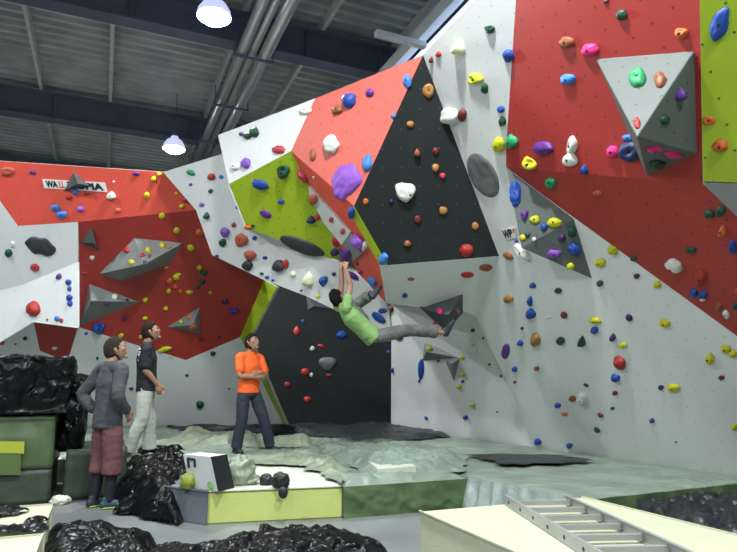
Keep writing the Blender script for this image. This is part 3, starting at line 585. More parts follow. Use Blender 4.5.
def heap(name, poly, z0, amp, sc_, seed, res, m, edge=.15, jag=.06, dome=0.0, parent=None, smooth=True, drop=True):
    """crumpled sheet lying on level z0 inside the ground outline poly"""
    poly = [(p[0], p[1]) for p in poly]
    xs = [p[0] for p in poly]; ys = [p[1] for p in poly]; s = seed*7.31
    nx = int((max(xs)-min(xs))/res)+1; ny = int((max(ys)-min(ys))/res)+1
    idx = {}; vs = []
    for j in range(ny+1):
        for i in range(nx+1):
            x = min(xs)+i*res; y = min(ys)+j*res
            jx = jag*noise.noise(Vector((x*4, y*4, s))); jy = jag*noise.noise(Vector((x*4+9, y*4, s)))
            if not inpoly(x+jx, y+jy, poly): continue
            d = min(1, pdist(x+jx, y+jy, poly)/edge)
            q = Vector((x*sc_+.6*noise.noise(Vector((x,y,s))), y*sc_, s))
            h = .5+.5*ridge(q, 4); h = max(0, h)
            big = .5+noise.noise(Vector((x*1.7, y*1.7, s+5)))
            k = d*d*(3-2*d)
            z = z0 + .004 + k*(amp*h*(.45+.8*max(0,big)) + dome*max(0,big)*(.7+.5*h))
            w = .35/sc_*.35
            idx[(i,j)] = len(vs)
            vs.append(Vector((x + w*noise.noise(q*1.7), y + w*noise.noise(q*1.7+Vector((7,0,0))), z)))
    def near(x, y):
        best = (9e9, x, y)
        for i in range(len(poly)):
            ax, ay = poly[i-1]; bx, by = poly[i]; dx, dy = bx-ax, by-ay
            t = max(0, min(1, ((x-ax)*dx+(y-ay)*dy)/(dx*dx+dy*dy+1e-9))); d = math.hypot(x-ax-t*dx, y-ay-t*dy)
            if d < best[0]: best = (d, ax+t*dx, ay+t*dy)
        return best
    fs = []
    for j in range(ny):
        for i in range(nx):
            ks = [(i,j),(i+1,j),(i+1,j+1),(i,j+1)]; n_in = sum(k in idx for k in ks)
            if n_in == 4: fs.append(tuple(idx[k] for k in ks))
            elif jag == 0 and n_in >= 1:
                for k in ks:
                    if k not in idx and (k+('o',)) not in idx:
                        d, px_, py_ = near(min(xs)+k[0]*res, min(ys)+k[1]*res); idx[k+('o',)] = len(vs); vs.append(Vector((px_, py_, z0+.004)))
                fs.append(tuple(idx[k] if k in idx and len(k) == 2 else idx[k+('o',)] for k in ks))
    o = obj(name, vs, fs, m, parent, smooth)
    return o
def block(name, c0, lx, ly, z0, z1, m, amp=.0, seed=1, res=.06, parent=None, sc_=5, ax=None, ay=None):
    """box on ground corner c0 with edge vectors lx (along ax) and ly (along ay), optionally a crumpled skin"""
    ax = BD if ax is None else ax; ay = PD if ay is None else ay
    c0 = Vector((c0[0], c0[1], 0)); bm = bmesh.new()
    bmesh.ops.create_cube(bm, size=1)
    for v in bm.verts: v.co = c0 + ax*(lx*(v.co.x+.5)) + ay*(ly*(v.co.y+.5)) + Vector((0,0,z0+(z1-z0)*(v.co.z+.5)))
    if amp:
        for cut_ax, L in ((ax, abs(lx)), (ay, abs(ly)), (Vector((0,0,1)), z1-z0)):
            k = max(1, int(L/res)); es = [e for e in bm.edges if abs((e.verts[1].co-e.verts[0].co).normalized().dot(cut_ax)) > .99 and (e.verts[1].co-e.verts[0].co).length > res*1.3]
            if k > 1 and es: bmesh.ops.subdivide_edges(bm, edges=es, cuts=k-1, use_grid_fill=True)
        bm.normal_update(); cen = c0 + ax*lx/2 + ay*ly/2 + Vector((0,0,(z0+z1)/2))
        moves = []
        for v in bm.verts:
            q = v.co*sc_ + Vector((seed*3.7,0,0)); d = v.normal*(amp*(ridge(q,4)*.9-.1) + amp*1.2*noise.noise(v.co*1.6+Vector((seed,0,0))))
            if v.co.z < z0+.02: d.z = 0; d *= .3
            moves.append((v, d))
        for v, d in moves: v.co += d; v.co.z = max(v.co.z, z0)
    else:
        bmesh.ops.bevel(bm, geom=list(bm.edges), offset=.012, segments=2, affect='EDGES')
    bmesh.ops.recalc_face_normals(bm, faces=bm.faces)
    vs = [v.co.copy() for v in bm.verts]; fs = [tuple(v.index for v in f.verts) for f in bm.faces]; bm.free()
    return obj(name, vs, fs, m, parent, bool(amp))
def g3(*pts, z=.3): return [G(u, v, z) for u, v in pts]
ZM = .30
F0, F1, F2, F3 = g3((343,486.5),(472,478),(583,500),(737,483.5))
base = [Vector((WV[k].x, WV[k].y, 0)) for k in ('w7','w8','p5')] + [Vector((.53,14.5,0))]
def matslab(name, label, poly, sidem, topm, seed, amp, res, sc_):
    c = sum(((Vector((p[0],p[1],0))) for p in poly), Vector())/len(poly)
    t = empty(name, c); tag(t, label, 'mat', 'landing mats')
    pts = [(p[0],p[1]) for p in poly]
    m = MB(); m.prism([Vector((x,y,0)) for x,y in pts], [Vector((x,y,ZM-.005)) for x,y in pts]); m.build('foam_body', sidem, t)
    heap('cover_sheet', pts, ZM-.012, amp, sc_, seed, res, topm, edge=.10, jag=.0, parent=t)
    return t
# row of mats along the right wall
dirp = (Vector((F1.x,F1.y,0))-Vector((F2.x,F2.y,0))).normalized()
F1b = Vector((F1.x,F1.y,0)) + dirp*7.6
F3x = Vector((F2.x,F2.y,0)) + (Vector((F3.x,F3.y,0))-Vector((F2.x,F2.y,0)))*1.34
rm = matslab('landing_mat', 'long pale green covered mat laid along the foot of the right white wall',
   [F2, F3x, base[1]+Vector((.12,.05,0)), base[2], base[3]-Vector((0,.25,0)), F1b-Vector((0,.6,0)), F1], M_matg, M_sheet, 3, .030, .045, 3.5)
L0 = Vector((F1.x,F1.y,0))-BD*.012
bl = [Vector((F0.x,F0.y,0)), L0, F1b-BD*.012-Vector((0,.6,0)), Vector((-.05,14.2,0)), Vector((-1.9,13.85,0)), Vector((-6.9,14.25,0)), Vector((-6.6,11.2,0))]
for u, v in ((-30,455),(60,459),(112,461),(186,463),(302,463)):
    g = G(u, v, ZM); bl.append(Vector((g.x, g.y, 0)))
cm = matslab('landing_mat', 'broad green covered mat filling the middle of the floor, right of the yellow block', bl, M_matg, M_sheet, 8, .085, .035, 6.5)
# clear film hanging over the mat end between the two mats
e0, e1 = Vector((F1.x,F1.y,0)), Vector((F2.x,F2.y,0)); nrm = Vector((-(e1-e0).y, (e1-e0).x, 0)).normalized()
if nrm.dot(-e0) < 0: nrm = -nrm
m = MB(); NX, NZ = 70, 12; vs = []
for i in range(NX+1):
    for j in range(NZ+1):
        t = i/NX; z = (ZM+.015)*(1-j/NZ); b_ = e0.lerp(e1, t)
        fold = .020*math.sin(t*46+2.5*noise.noise(Vector((t*6,z*2,1)))+z*5) + .018*noise.noise(Vector((t*14, z*6, 4)))
        vs.append(b_ + nrm*(.045+fold*(.4+j/NZ)+.10*j/NZ) + Vector((0,0,z)))
m.add(vs, [(i*(NZ+1)+j, i*(NZ+1)+j+1, (i+1)*(NZ+1)+j+1, (i+1)*(NZ+1)+j) for i in range(NX) for j in range(NZ)])
tag(m.build('plastic_film', M_clear, None, True), 'pleated milky plastic film hanging over the mat end behind the ladder', 'plastic sheet')
def front(t, a, b, m_, seed):
    a, b = Vector((a.x,a.y,0)), Vector((b.x,b.y,0)); L = (b-a).length; n_ = Vector((-(b-a).y, (b-a).x, 0)).normalized()
    if n_.dot(-a) < 0: n_ = -n_
    nx, nz = int(L/.02), 14; vs = []
    for i in range(nx+1):
        for k in range(nz+1):
            x = i/nx*L; z = k/nz*(ZM-.004)
            q = Vector((x*2.4+z*2.0, z*3.0-x*.5, seed)); h = max(0, ridge(q, 3))**2
            vs.append(a.lerp(b, i/nx) + n_*(.008+.045*h*min(1, (nz-k)/4+.15)) + Vector((0,0,z)))
    mb = MB(); mb.add(vs, [(i*(nz+1)+k, (i+1)*(nz+1)+k, (i+1)*(nz+1)+k+1, i*(nz+1)+k+1) for i in range(nx) for k in range(nz)])
    mb.build('front_cover', m_, t, True)
front(cm, F0, F1, M_matg, 3); front(rm, F2, F3x, M_matg, 6)
# loose sheets
def sheetpx(label, px, m, amp, sc_, seed, res, z=ZM+.03, edge=.12, dome=0., jag=.10, cat='plastic sheet', name='plastic_sheet', grp=None):
    o = heap(name, [G(u, v, z) for u, v in px], z, amp, sc_, seed, res, m, edge=edge, jag=jag, dome=dome)
    return tag(o, label, cat, grp)
sheetpx('dark grey plastic sheet spread at the foot of the black back wall', [(283,426),(392,426),(440,431),(452,437),(400,441),(352,443.5),(322,437),(290,434)], M_dpl, .10, 2.6, 11, .05, edge=.3, jag=.2)
sheetpx('black plastic sheet in a low strip along the white back wall, behind the orange shirt', [(160,427.5),(240,427),(300,426),(300,436),(262,436),(215,433.5),(165,433)], M_bpl, .10, 2.8, 12, .06, edge=.3, jag=.2)
sheetpx('flat dark plastic sheet beside the right white wall', [(462,455),(500,453.5),(560,455),(606,461),(560,463.5),(505,465.5),(490,461)], M_dpl, .02, 3.0, 13, .04, z=ZM+.045, edge=.2)
sheetpx('crumpled pale green sheet piled on the mat between the two standing men', [(146,446),(180,438),(230,437),(262,441),(300,441),(322,447),(260,448),(200,448.5)], M_sheet2, .17, 7.0, 14, .03, edge=.25, dome=.04)
sheetpx('crumpled green sheet bunched along the right edge of the yellow foam block', [(226,459),(300,455),(350,461),(352,470),(343,484),(325,478),(302,467),(262,464),(232,464)], M_sheet2, .13, 9.0, 15, .022, edge=.2, dome=.02)
sheetpx('rumpled pale green sheet across the middle of the mat', [(300,444),(380,446),(440,448),(470,458),(462,472),(420,475),(370,478),(352,468),(330,458)], M_sheet, .13, 8.0, 16, .024, edge=.3, dome=.02)
m = MB(); q = g3((368,461),(404,460),(416,466),(378,469), z=ZM+.12); m.prism([p-Vector((0,0,.09)) for p in q], q)
tag(m.build('foam_sheet', M_foamw), 'bare white foam sheet showing between folds of green cover', 'foam')
# yellow foam block with grey end
A0, A1 = G(207,525,0), G(342,518,0); A2 = G(297,463,ZM)
ax_ = (Vector((A1.x,A1.y,0))-Vector((A0.x,A0.y,0))); lx = ax_.length; ax_.normalize()
ay_ = Vector((-ax_.y, ax_.x, 0)); ly = 1.75
t = empty('foam_block', A0 + ax_*lx/2 + ay_*ly/2); tag(t, 'thick yellow foam block with pale top in front of the green mats', 'foam block')
block('foam_core', A0+ay_*.012, lx, ly, 0, ZM-.012, M_foamy, parent=t, ax=ax_, ay=ay_)
block('foam_top', A0+ay_*.004, lx, ly, ZM-.012, ZM+.005, M_foamw, parent=t, ax=ax_, ay=ay_)
# grey slab beneath black sheet to the left of the yellow block
block_o = block('foam_block', A0-ax_*.012, .62, 1.1, 0, ZM-.004, M_foamb, ax=Vector((-.86,.51,0)), ay=ay_); tag(block_o, 'grey foam block under the black plastic, left of the yellow block', 'foam block')
def bump_cover(px, z0, label, seed, amp, dome, m=M_bpl, res=.025, sc_=4.5, edge=.12):
    o = heap('plastic_sheet', [G(u, v, 0) if z0 == 0 else G(u,v,z0) for u, v in px], z0, amp, sc_, seed, res, m, edge=edge, jag=.05, dome=dome); return tag(o, label, 'plastic sheet')
# black heap beside the grey shirted man
def mound(px, zb, top, label, seed, m, sc_=4.0, amp=.08, res=.03, edge=.25, zp=None):
    zp = zb if zp is None else zp; poly = [(G(u,v,zp).x, G(u,v,zp).y) for u, v in px]
    xs = [p[0] for p in poly]; ys = [p[1] for p in poly]; idx = {}; vs = []
    nx = int((max(xs)-min(xs))/res)+1; ny = int((max(ys)-min(ys))/res)+1
    for j in range(ny+1):
        for i in range(nx+1):
            x = min(xs)+i*res; y = min(ys)+j*res; jx = .07*noise.noise(Vector((x*4,y*4,seed)))
            if not inpoly(x+jx, y+jx, poly): continue
            k = min(1, pdist(x+jx, y+jx, poly)/edge); k = math.sin(k*math.pi/2)
            q = Vector((x*sc_, y*sc_, seed*3.3)); h = ridge(q+Vector((noise.noise(q),noise.noise(q*1.3),0))*.6, 4)
            z = zb + .004 + k*(top(x, y)*(1+.35*noise.noise(Vector((x*2.2,y*2.2,seed)))) + amp*(h-.15)); idx[(i,j)] = len(vs)
            vs.append(Vector((x, y, max(zb+.003, z))))
    fs = [(idx[(i,j)], idx[(i+1,j)], idx[(i+1,j+1)], idx[(i,j+1)]) for j in range(ny) for i in range(nx) if (i,j) in idx and (i+1,j) in idx and (i+1,j+1) in idx and (i,j+1) in idx]
    return tag(obj('plastic_sheet', vs, fs, m, None, True), label, 'plastic sheet')
mound([(117,514),(150,522),(176,528),(184,523),(190,512),(212,506),(208,491),(196,474),(160,470),(122,474),(106,495)], 0, lambda x, y: .33, 'black plastic sheet heaped over mats beside the maroon trousers', 21, M_bpl, amp=.10, edge=.34, res=.018, sc_=3.6)
# foreground black sheets on the concrete
mound([(40,585),(42,541),(60,540),(96,540),(110,543),(148,541),(152,552),(150,590)], 0, lambda x, y: .13, 'black plastic sheet crumpled on the concrete beside the cream blocks', 22, M_bpl, amp=.09, edge=.16, res=.015, sc_=3.0)
mound([(120,580),(150,552),(200,552),(232,541),(300,540),(350,549),(384,553),(390,590),(300,610),(150,600)], 0, lambda x, y: .10 if x > -.9 else .04, 'long black plastic sheet crumpled on the concrete in the near foreground', 23, M_bpl, amp=.09, edge=.14, res=.015, sc_=3.0)
# dark sheet between the right mat and the ladder block
mound([(596,502),(640,499),(737,493),(800,492),(810,560),(737,545),(650,521),(610,509)], 0, lambda x, y: .17, 'dark grey plastic sheet heaped between the right mat and the ladder block', 24, M_dpl, amp=.12, edge=.12, res=.018, sc_=4.5, zp=.16)
# tall stack at the left: two covered mats and a black shrouded load
C0 = G(49,503,0)
def cmat(name, label, c, lx, ly, z0, z1, m, seed, amp=.02, grp='covered mats stacked at the left'):
    o = block(name, c, lx, ly, z0, z1, m, amp=amp, seed=seed, res=.05, sc_=4); return tag(o, label, 'mat', grp)
cmat('crash_mat', 'dark green covered mat at the bottom of the tall left stack', C0, -1.9, 1.4, 0, .36, M_matd, 31)
top = cmat('crash_mat', 'green covered mat with a yellow sticker, upper one in the left stack', C0, -1.9, 1.4, .37, .96, M_matg, 32)
m = MB(); q = [G(0,503,0), C0]; fr = lambda s, z: Vector((C0.x,C0.y,0)) - BD*s + Vector((0,0,z)) - PD*.045
def ons(u, v):   # image point on the stack's front face
    return onplane(u, v, Vector((C0.x,C0.y,0))-PD*.045, PD)
qq = [ons(-16,441), ons(24.5,441.5), ons(24,453.5), ons(-16,453)]; m.prism(qq, [p-PD*.004 for p in qq]); m.build('sticker', M_ysti, top)
m = MB(); qq = [ons(-16,454), ons(21,454), ons(20.5,475), ons(-16,475)]; m.prism(qq, [p-PD*.003 for p in qq]); m.build('label_sheet', mat('pale_green_label', (.09,.14,.04), .5), top)
o = block('plastic_sheet', C0+BD*.12-PD*.06, -2.1, 1.5, .97, 1.60, M_bpl, amp=.065, seed=33, res=.03, sc_=4.2)
tag(o, 'black plastic sheet shrouding a tall load on top of the left stack', 'plastic sheet')
o = block('plastic_sheet', C0+BD*.03+PD*.45, .20, .95, .50, 1.34, M_bpl, amp=.07, seed=34, res=.04, sc_=4); tag(o, 'black plastic sheet trailing down the right side of the left stack', 'plastic sheet')
cmat('crash_mat', 'low dark green mat block behind the maroon trousers', G(63,501,0), .62, 1.1, 0, .54, M_matd, 35, amp=.03, grp=None)
# front left cream blocks
B0 = G(42,528,ZM); o = block('foam_block', B0, -1.6, .88, 0, ZM, M_foam); tag(o, 'cream foam block at the left edge, the further of two', 'foam block', 'cream foam blocks at the left')
B1 = G(43.5,535,ZM); o = block('foam_block', B1, -1.6, -1.3, 0, ZM, M_foam); tag(o, 'cream foam block in the lower left corner, the nearer of two', 'foam block', 'cream foam blocks at the left')
mound([(-20,514),(4,512),(14,511),(27,511.5),(16,517),(-20,521)], ZM, lambda x, y: .04, 'scrap of black plastic lying on the further cream foam block', 25, M_bpl, amp=.03, edge=.05, res=.015, sc_=8)
mound([(-20,532),(8,531),(20,530),(30,521),(38,520),(46,527),(44,534),(20,534),(-20,536)], ZM, lambda x, y: .03, 'black plastic lip wedged in the gap between the cream foam blocks', 26, M_bpl, amp=.03, edge=.05, res=.013, sc_=7)
# foreground right block and ladder
ZL = .40
K0, K1, K3 = G(421,512,ZL), G(583,498,ZL), G(515,552,ZL)
kx = Vector((K1.x-K0.x, K1.y-K0.y, 0)); kl = kx.length; kx.normalize(); ky = Vector((kx.y, -kx.x, 0))
fb = block('foam_block', K0, kl*1.0, 2.2, 0, ZL, M_foam, ax=kx, ay=ky); tag(fb, 'large cream foam block in the right foreground with a ladder on top', 'foam block')
la, lb = G(505,495,ZL+.076), G(600,552,ZL+.076); ra, rb = G(549,491.5,ZL+.076), G(678,552,ZL+.076)
ldir = ((Vector((lb.x,lb.y,0))-Vector((la.x,la.y,0))).normalized() + (Vector((rb.x,rb.y,0))-Vector((ra.x,ra.y,0))).normalized()).normalized()
la = Vector((la.x,la.y,ZL)); sd = Vector((-ldir.y, ldir.x, 0)); sd = sd if sd.x > 0 else -sd
W = .47; LEN = 2.6
lad = empty('ladder', la + sd*W/2 + ldir*LEN/2); tag(lad, 'aluminium ladder lying flat on the cream foam block', 'ladder')
for s in (0, 1):
    a = la + sd*(W*s) + Vector((0,0,.04)); m = MB(); m.box(a+ldir*LEN/2, ldir*LEN/2, sd*.003, Vector((0,0,.036)))
    for zz in (-.034, .034): m.box(a+ldir*LEN/2+Vector((0,0,zz))+sd*(.009 if s == 0 else -.009), ldir*LEN/2, sd*.011, Vector((0,0,.0025)))
    rail = m.build('side_rail', M_alu, lad)
    m = MB(); 
    for i in range(9):
        c = a + ldir*(.10+i*.255); m.cyl(c-sd*.0055, c+sd*.0055, .012, n=14)
    m.build('rung_end', M_hole, rail)
for i in range(9):
    c = la + ldir*(.10+i*.255) + Vector((0,0,.04)); m = MB(); m.box(c+sd*W/2+Vector((0,0,.008)), sd*(W/2-.004), ldir*.016, Vector((0,0,.0035))); m.box(c+sd*W/2-ldir*.014-Vector((0,0,.006)), sd*(W/2-.004), ldir*.0025, Vector((0,0,.014))); m.box(c+sd*W/2+ldir*.014-Vector((0,0,.006)), sd*(W/2-.004), ldir*.0025, Vector((0,0,.014)))
    m.build('rung', M_alu, lad)
# box on the yellow block
q0, q1, q2 = G(190,488,ZM+.005), G(218,491.5,ZM+.005), G(234,488,ZM+.005); q3 = q0 + (q2-q1)
sh = Vector((-.085, .0, .315))
M_bw = mat('box_white', (.62,.66,.66), .5); M_bk2 = mat('box_black', (.012,.012,.014), .5)
M_lg = mat('box_green', (.22,.55,.05), .5)
t = empty('cardboard_box', (q0+q2)/2); tag(t, 'white and black box standing tilted on the yellow foam block', 'box')
m = MB(); m.prism([q0,q1,q2,q3], [p+sh for p in (q0,q1,q2,q3)]); m.build('carton', M_bw, t)
nb = (q2-q1).cross(sh).normalized(); nb = nb if nb.dot(CAM-q1) > 0 else -nb
m = MB(); m.prism([q1+nb*.001,q2+nb*.001,q2+sh+nb*.001,q1+sh+nb*.001], [p+nb*.006 for p in (q1,q2,q2+sh,q1+sh)]); m.build('black_side', M_bk2, t)
nw = (q1-q0).cross(sh).normalized(); nw = nw if nw.dot(CAM-q1) > 0 else -nw
def onw(a, b, off=.004): return q0.lerp(q1, a) + sh*b + nw*off
m = MB(); n = 22
for r0, r1 in ((.040,.024),):
    c = onw(.78,.14); ex = (q1-q0).normalized(); ey = sh.normalized()
    vs = [c+ex*r*math.cos(2*math.pi*i/n)+ey*r*math.sin(2*math.pi*i/n) for r in (r0, r1) for i in range(n)]
    m.add(vs, [(i,(i+1)%n,(i+1)%n+n,i+n) for i in range(n)])
c = onw(.78,.14,.005); m.box(c, ex*.006, ey*.022, nw*.001); m.build('round_mark', M_lg, t)
m = MB()
for (a0,b0,a1,b1) in ((.14,.62,.18,.90),(.18,.90,.42,.88),(.42,.88,.38,.66)): m.bar(onw(a0,b0,.01), onw(a1,b1,.01), .018, .012, up=nw)
m.build('handle', M_bk2, t)
def blob(name, c, rx, ry, rz, m, seed, label, cat, amp=.35):
    vs, fs = ico(4); out = []
    for v in vs:
        k = 1 + amp*(ridge(v*1.5+Vector((seed,0,0)), 3)-.3)*.6; w = Vector((v.x*rx*k, v.y*ry*k, max(v.z*k, -.75)*rz + rz*.75)); out.append(c + w)
    return tag(obj(name, out, fs, m, None, True), label, cat)
blob('fabric_bundle', G(195,487,ZM+.005)+Vector((-.045,-.10,0)), .07,.06,.085, mat('olive_bag', (.22,.26,.03), .5), 3, 'olive yellow bag leaning against the white box', 'bag')
blob('fabric_bundle', G(266,485,ZM+.005), .065,.055,.062, M_bk2, 5, 'small black bundle on the yellow foam block, left of its pair', 'bundle')
b2 = blob('fabric_bundle', G(280.5,488,ZM+.005), .085,.055,.085, M_bk2, 9, 'black bundle with a flap hanging over the yellow foam edge', 'bundle')
c_ = G(283.5,491,ZM); m = MB()
vs, fs = ico(3); m.add([c_+Vector((v.x*.045, v.y*.03-.03, v.z*.055-.01)) for v in vs], fs); m.build('flap', M_bk2, b2, True)
blob('plastic_sheet', G(236,487,ZM+.005)+Vector((0,.2,0)), .13,.16,.15, M_sheet2, 12, 'crumpled green plastic bunched behind the black and white box', 'plastic sheet', .8)
blob('plastic_sheet', G(247,484,ZM+.005), .11,.09,.055, M_sheet2, 13, 'small crumpled green plastic scrap beside the black bundles', 'plastic sheet', .9)
blob('cloth', G(60,504,0), .10,.09,.05, M_foamw, 15, 'small white rag on the concrete by the low dark green mat', 'cloth', .6)
# ---------------------------------------------------------------- people
M_skin = mat('skin', (.34,.185,.12), .55, var=.06, vscale=9); M_hairb = mat('hair_brown', (.022,.014,.010), .9, spec=.2, bump=.6, bscale=70)
M_hairk = mat('hair_black', (.007,.006,.007), .9, spec=.15, bump=.6, bscale=70); M_hairg = mat('hair_greyish', (.030,.025,.021), .9, spec=.2, bump=.6, bscale=70)
M_eyew = mat('eye_white', (.32,.30,.28), .4); M_eyed = mat('eye_dark', (.02,.015,.012), .3)
M_orange = mat('shirt_orange', (.85,.13,.02), .75, bump=.5, bscale=12); M_jean = mat('jeans_dark', (.018,.026,.045), .8, bump=.5, bscale=14, var=.3, vscale=9)
M_bshirt = mat('shirt_black', (.010,.012,.018), .8, bump=.5, bscale=12); M_wtrou = mat('trousers_white', (.43,.47,.42), .85, bump=.6, bscale=12, var=.08)
M_gshirt = mat('shirt_grey', (.055,.062,.070), .85, bump=.5, bscale=12, var=.12, vscale=6); M_maroon = mat('trousers_maroon', (.14,.055,.060), .85, bump=.6, bscale=12, var=.15, vscale=7)
M_sock = mat('sock_dark', (.012,.012,.022), .85); M_shoe = mat('shoe_dark', (.02,.03,.04), .6); M_shoeg = mat('shoe_grey', (.16,.18,.17), .6)
M_gtee = mat('tee_green', (.20,.37,.12), .8, bump=.5, bscale=12); M_gpant = mat('trousers_grey', (.12,.13,.125), .85, bump=.7, bscale=14, var=.3, vscale=7)
M_dpant = mat('belt_dark', (.03,.03,.035), .8); M_neon = mat('shoe_neon', (.34,.44,.05), .6); M_teal = mat('shoe_teal', (.015,.07,.09), .6)
def loft(mb, pts, rad, side, n=16, cap0=.9, cap1=.9):
    """closed tapered elliptical tube through pts; rad = half widths (along side, across)"""
    pts = [Vector(p) for p in pts]; side = Vector(side); rad = [(r, r) if isinstance(r, (int,float)) else r for r in rad]
    rings = []
    k = len(pts)
    def frame(i):
        d = (pts[min(i+1,k-1)] - pts[max(i-1,0)]).normalized(); s = side - d*side.dot(d)
        s = s.normalized() if s.length > .05 else d.orthogonal().normalized(); return d, s, d.cross(s)
    for i in range(k):
        d, s, q = frame(i); a, b = rad[i]; r = min(a, b)
        if i == 0:
            for t in (80, 60, 40, 20): rings.append((pts[0]-d*r*math.sin(R(t))*cap0, s, q, a*math.cos(R(t)), b*math.cos(R(t))))
        rings.append((pts[i], s, q, a, b))
        if i == k-1:
            for t in (20, 40, 60, 80): rings.append((pts[i]+d*r*math.sin(R(t))*cap1, s, q, a*math.cos(R(t)), b*math.cos(R(t))))
    vs = [c + s*a*math.cos(2*math.pi*j/n) + q*b*math.sin(2*math.pi*j/n) for c, s, q, a, b in rings for j in range(n)]
    m = len(rings)
    fs = [(i*n+j, i*n+(j+1)%n, (i+1)*n+(j+1)%n, (i+1)*n+j) for i in range(m-1) for j in range(n)] + [tuple(range(n))[::-1], tuple(range((m-1)*n, m*n))]
    mb.add(vs, fs)
def smooth_path(pts, rad, sub=4):
    """Catmull-Rom resample of points and radii"""
    P_ = [Vector(p) for p in pts]; Q = [(r, r) if isinstance(r, (int,float)) else r for r in rad]; o, w = [], []
    for i in range(len(P_)-1):
        p0, p1, p2, p3 = P_[max(i-1,0)], P_[i], P_[i+1], P_[min(i+2,len(P_)-1)]
        for k in range(sub):
            t = k/sub
            o.append(.5*((2*p1)+(-p0+p2)*t+(2*p0-5*p1+4*p2-p3)*t*t+(-p0+3*p1-3*p2+p3)*t**3)); w.append((Q[i][0]*(1-t)+Q[i+1][0]*t, Q[i][1]*(1-t)+Q[i+1][1]*t))
    o.append(P_[-1]); w.append(Q[-1]); return o, w
def remesh(mb, name, m, parent, vox=.010, sm=3, wrinkle=0, seed=0):
    me = bpy.data.meshes.new(name); me.from_pydata([tuple(v) for v in mb.v], [], mb.f); me.update()
    bm = bmesh.new(); bm.from_mesh(me); bmesh.ops.recalc_face_normals(bm, faces=bm.faces); bm.to_mesh(me); bm.free()
    t = bpy.data.objects.new(name, me); COL.objects.link(t)
    md = t.modifiers.new('r', 'REMESH'); md.mode = 'VOXEL'; md.voxel_size = vox
    s = t.modifiers.new('s', 'SMOOTH'); s.iterations = sm; s.factor = .5
    bpy.context.view_layer.update()
    nm = bpy.data.meshes.new_from_object(t.evaluated_get(bpy.context.evaluated_depsgraph_get()))
    bpy.data.objects.remove(t)
    vs = [v.co.copy() for v in nm.vertices]
    if wrinkle:
        nn = [v.normal.copy() for v in nm.vertices]
        vs = [v + n_*(wrinkle*ridge(Vector((v.x*9, v.y*9, v.z*13+seed)), 2)) for v, n_ in zip(vs, nn)]
    return obj(name, vs, [tuple(p.vertices) for p in nm.polygons], m, parent, True)
def head_shape(mb, c, f, u, s=1.0):
    """skull, jaw, nose, brow, lips, chin and ears; f = facing, u = crown direction"""
    f = Vector(f).normalized(); u = (Vector(u)-f*Vector(u).dot(f)).normalized(); r = f.cross(u)
    vs, fs = ico(4); out = []
    for v in vs:
        x, y, z = v      # x right, y front, z up
        X = x*.074; Y = y*.094; Z = z*.112
        if z < 0: X *= 1-.34*z*z; Y = Y*(1-.18*z*z) + (.012*-z if y > 0 else -.022*z*0 + .03*(-z))
        if y > 0: X *= 1-.10*y
        out.append(c + (r*X + f*Y + u*Z)*s)
    mb.add(out, fs)
    L_ = lambda a, b, d: c + (r*a + f*b + u*d)*s
    def ell(cc, ra, rb, rc):
        v_, f_ = ico(2); mb.add([cc + (r*(q.x*ra) + f*(q.y*rb) + u*(q.z*rc))*s for q in v_], f_)
    ell(L_(0,.094,.014), .009,.010,.026); ell(L_(0,.102,-.008), .015,.015,.011)       # nose
    ell(L_(0,.082,.034), .052,.014,.011)                                                # brow
    ell(L_(0,.090,-.040), .024,.010,.006); ell(L_(0,.089,-.052), .021,.010,.007)        # lips
    ell(L_(0,.080,-.088), .026,.020,.018)                                               # chin
    for sg in (-1,1):
        ell(L_(sg*.048,.062,-.008), .020,.020,.022); ell(L_(sg*.078,-.004,-.004), .009,.017,.030); ell(L_(sg*.083,-.010,.006), .007,.019,.022)
    return f, u, r
def head_extras(c, f, u, r, s, hair, parent, seed):
    m = MB(); v_, f_ = ico(2)
    for sg in (-1,1): m.add([c + (r*(sg*.031+q.x*.012) + f*(.078+q.y*.012) + u*(.016+q.z*.010))*s for q in v_], f_)
    ey = m.build('eyes', M_eyew, parent, True)
    m = MB()
    for sg in (-1,1): m.add([c + (r*(sg*.031+q.x*.006) + f*(.089+q.y*.003) + u*(.016+q.z*.006))*s for q in v_], f_)
    m.build('pupils', M_eyed, ey, True)
    m = MB()
    for sg in (-1,1): m.add([c + (r*(sg*.031+q.x*.019) + f*(.094+q.y*.005) + u*(.040+q.z*.004))*s for q in v_], f_)
    m.build('eyebrows', hair, parent, True)
    # hair: shell over crown, back and sides
    vs, fs = ico(4); keep = {}; out = []
    for i, v in enumerate(vs):
        x, y, z = v; lim = -.50 if y < -.25 else (.05 if y < .22 else .52 + .25*(y-.3))
        if abs(x) > .6 and -.1 < y < .45: lim = min(lim, -.05 if y < .25 else .3)
        k = 1.15 + .06*noise.noise(v*3+Vector((seed,0,0))) + .035*noise.noise(v*9+Vector((seed,3,0))) + .05*max(0,z)
        edge = z - lim + .05*noise.noise(v*7+Vector((seed,0,0)))
        if edge < 0: k = .93
        out.append(c + (r*(x*.074*k) + f*(y*.094*k - .002) + u*(z*.112*k))*s)
    mb = MB(); mb.add(out, fs); return mb.build('hair', hair, parent, True)
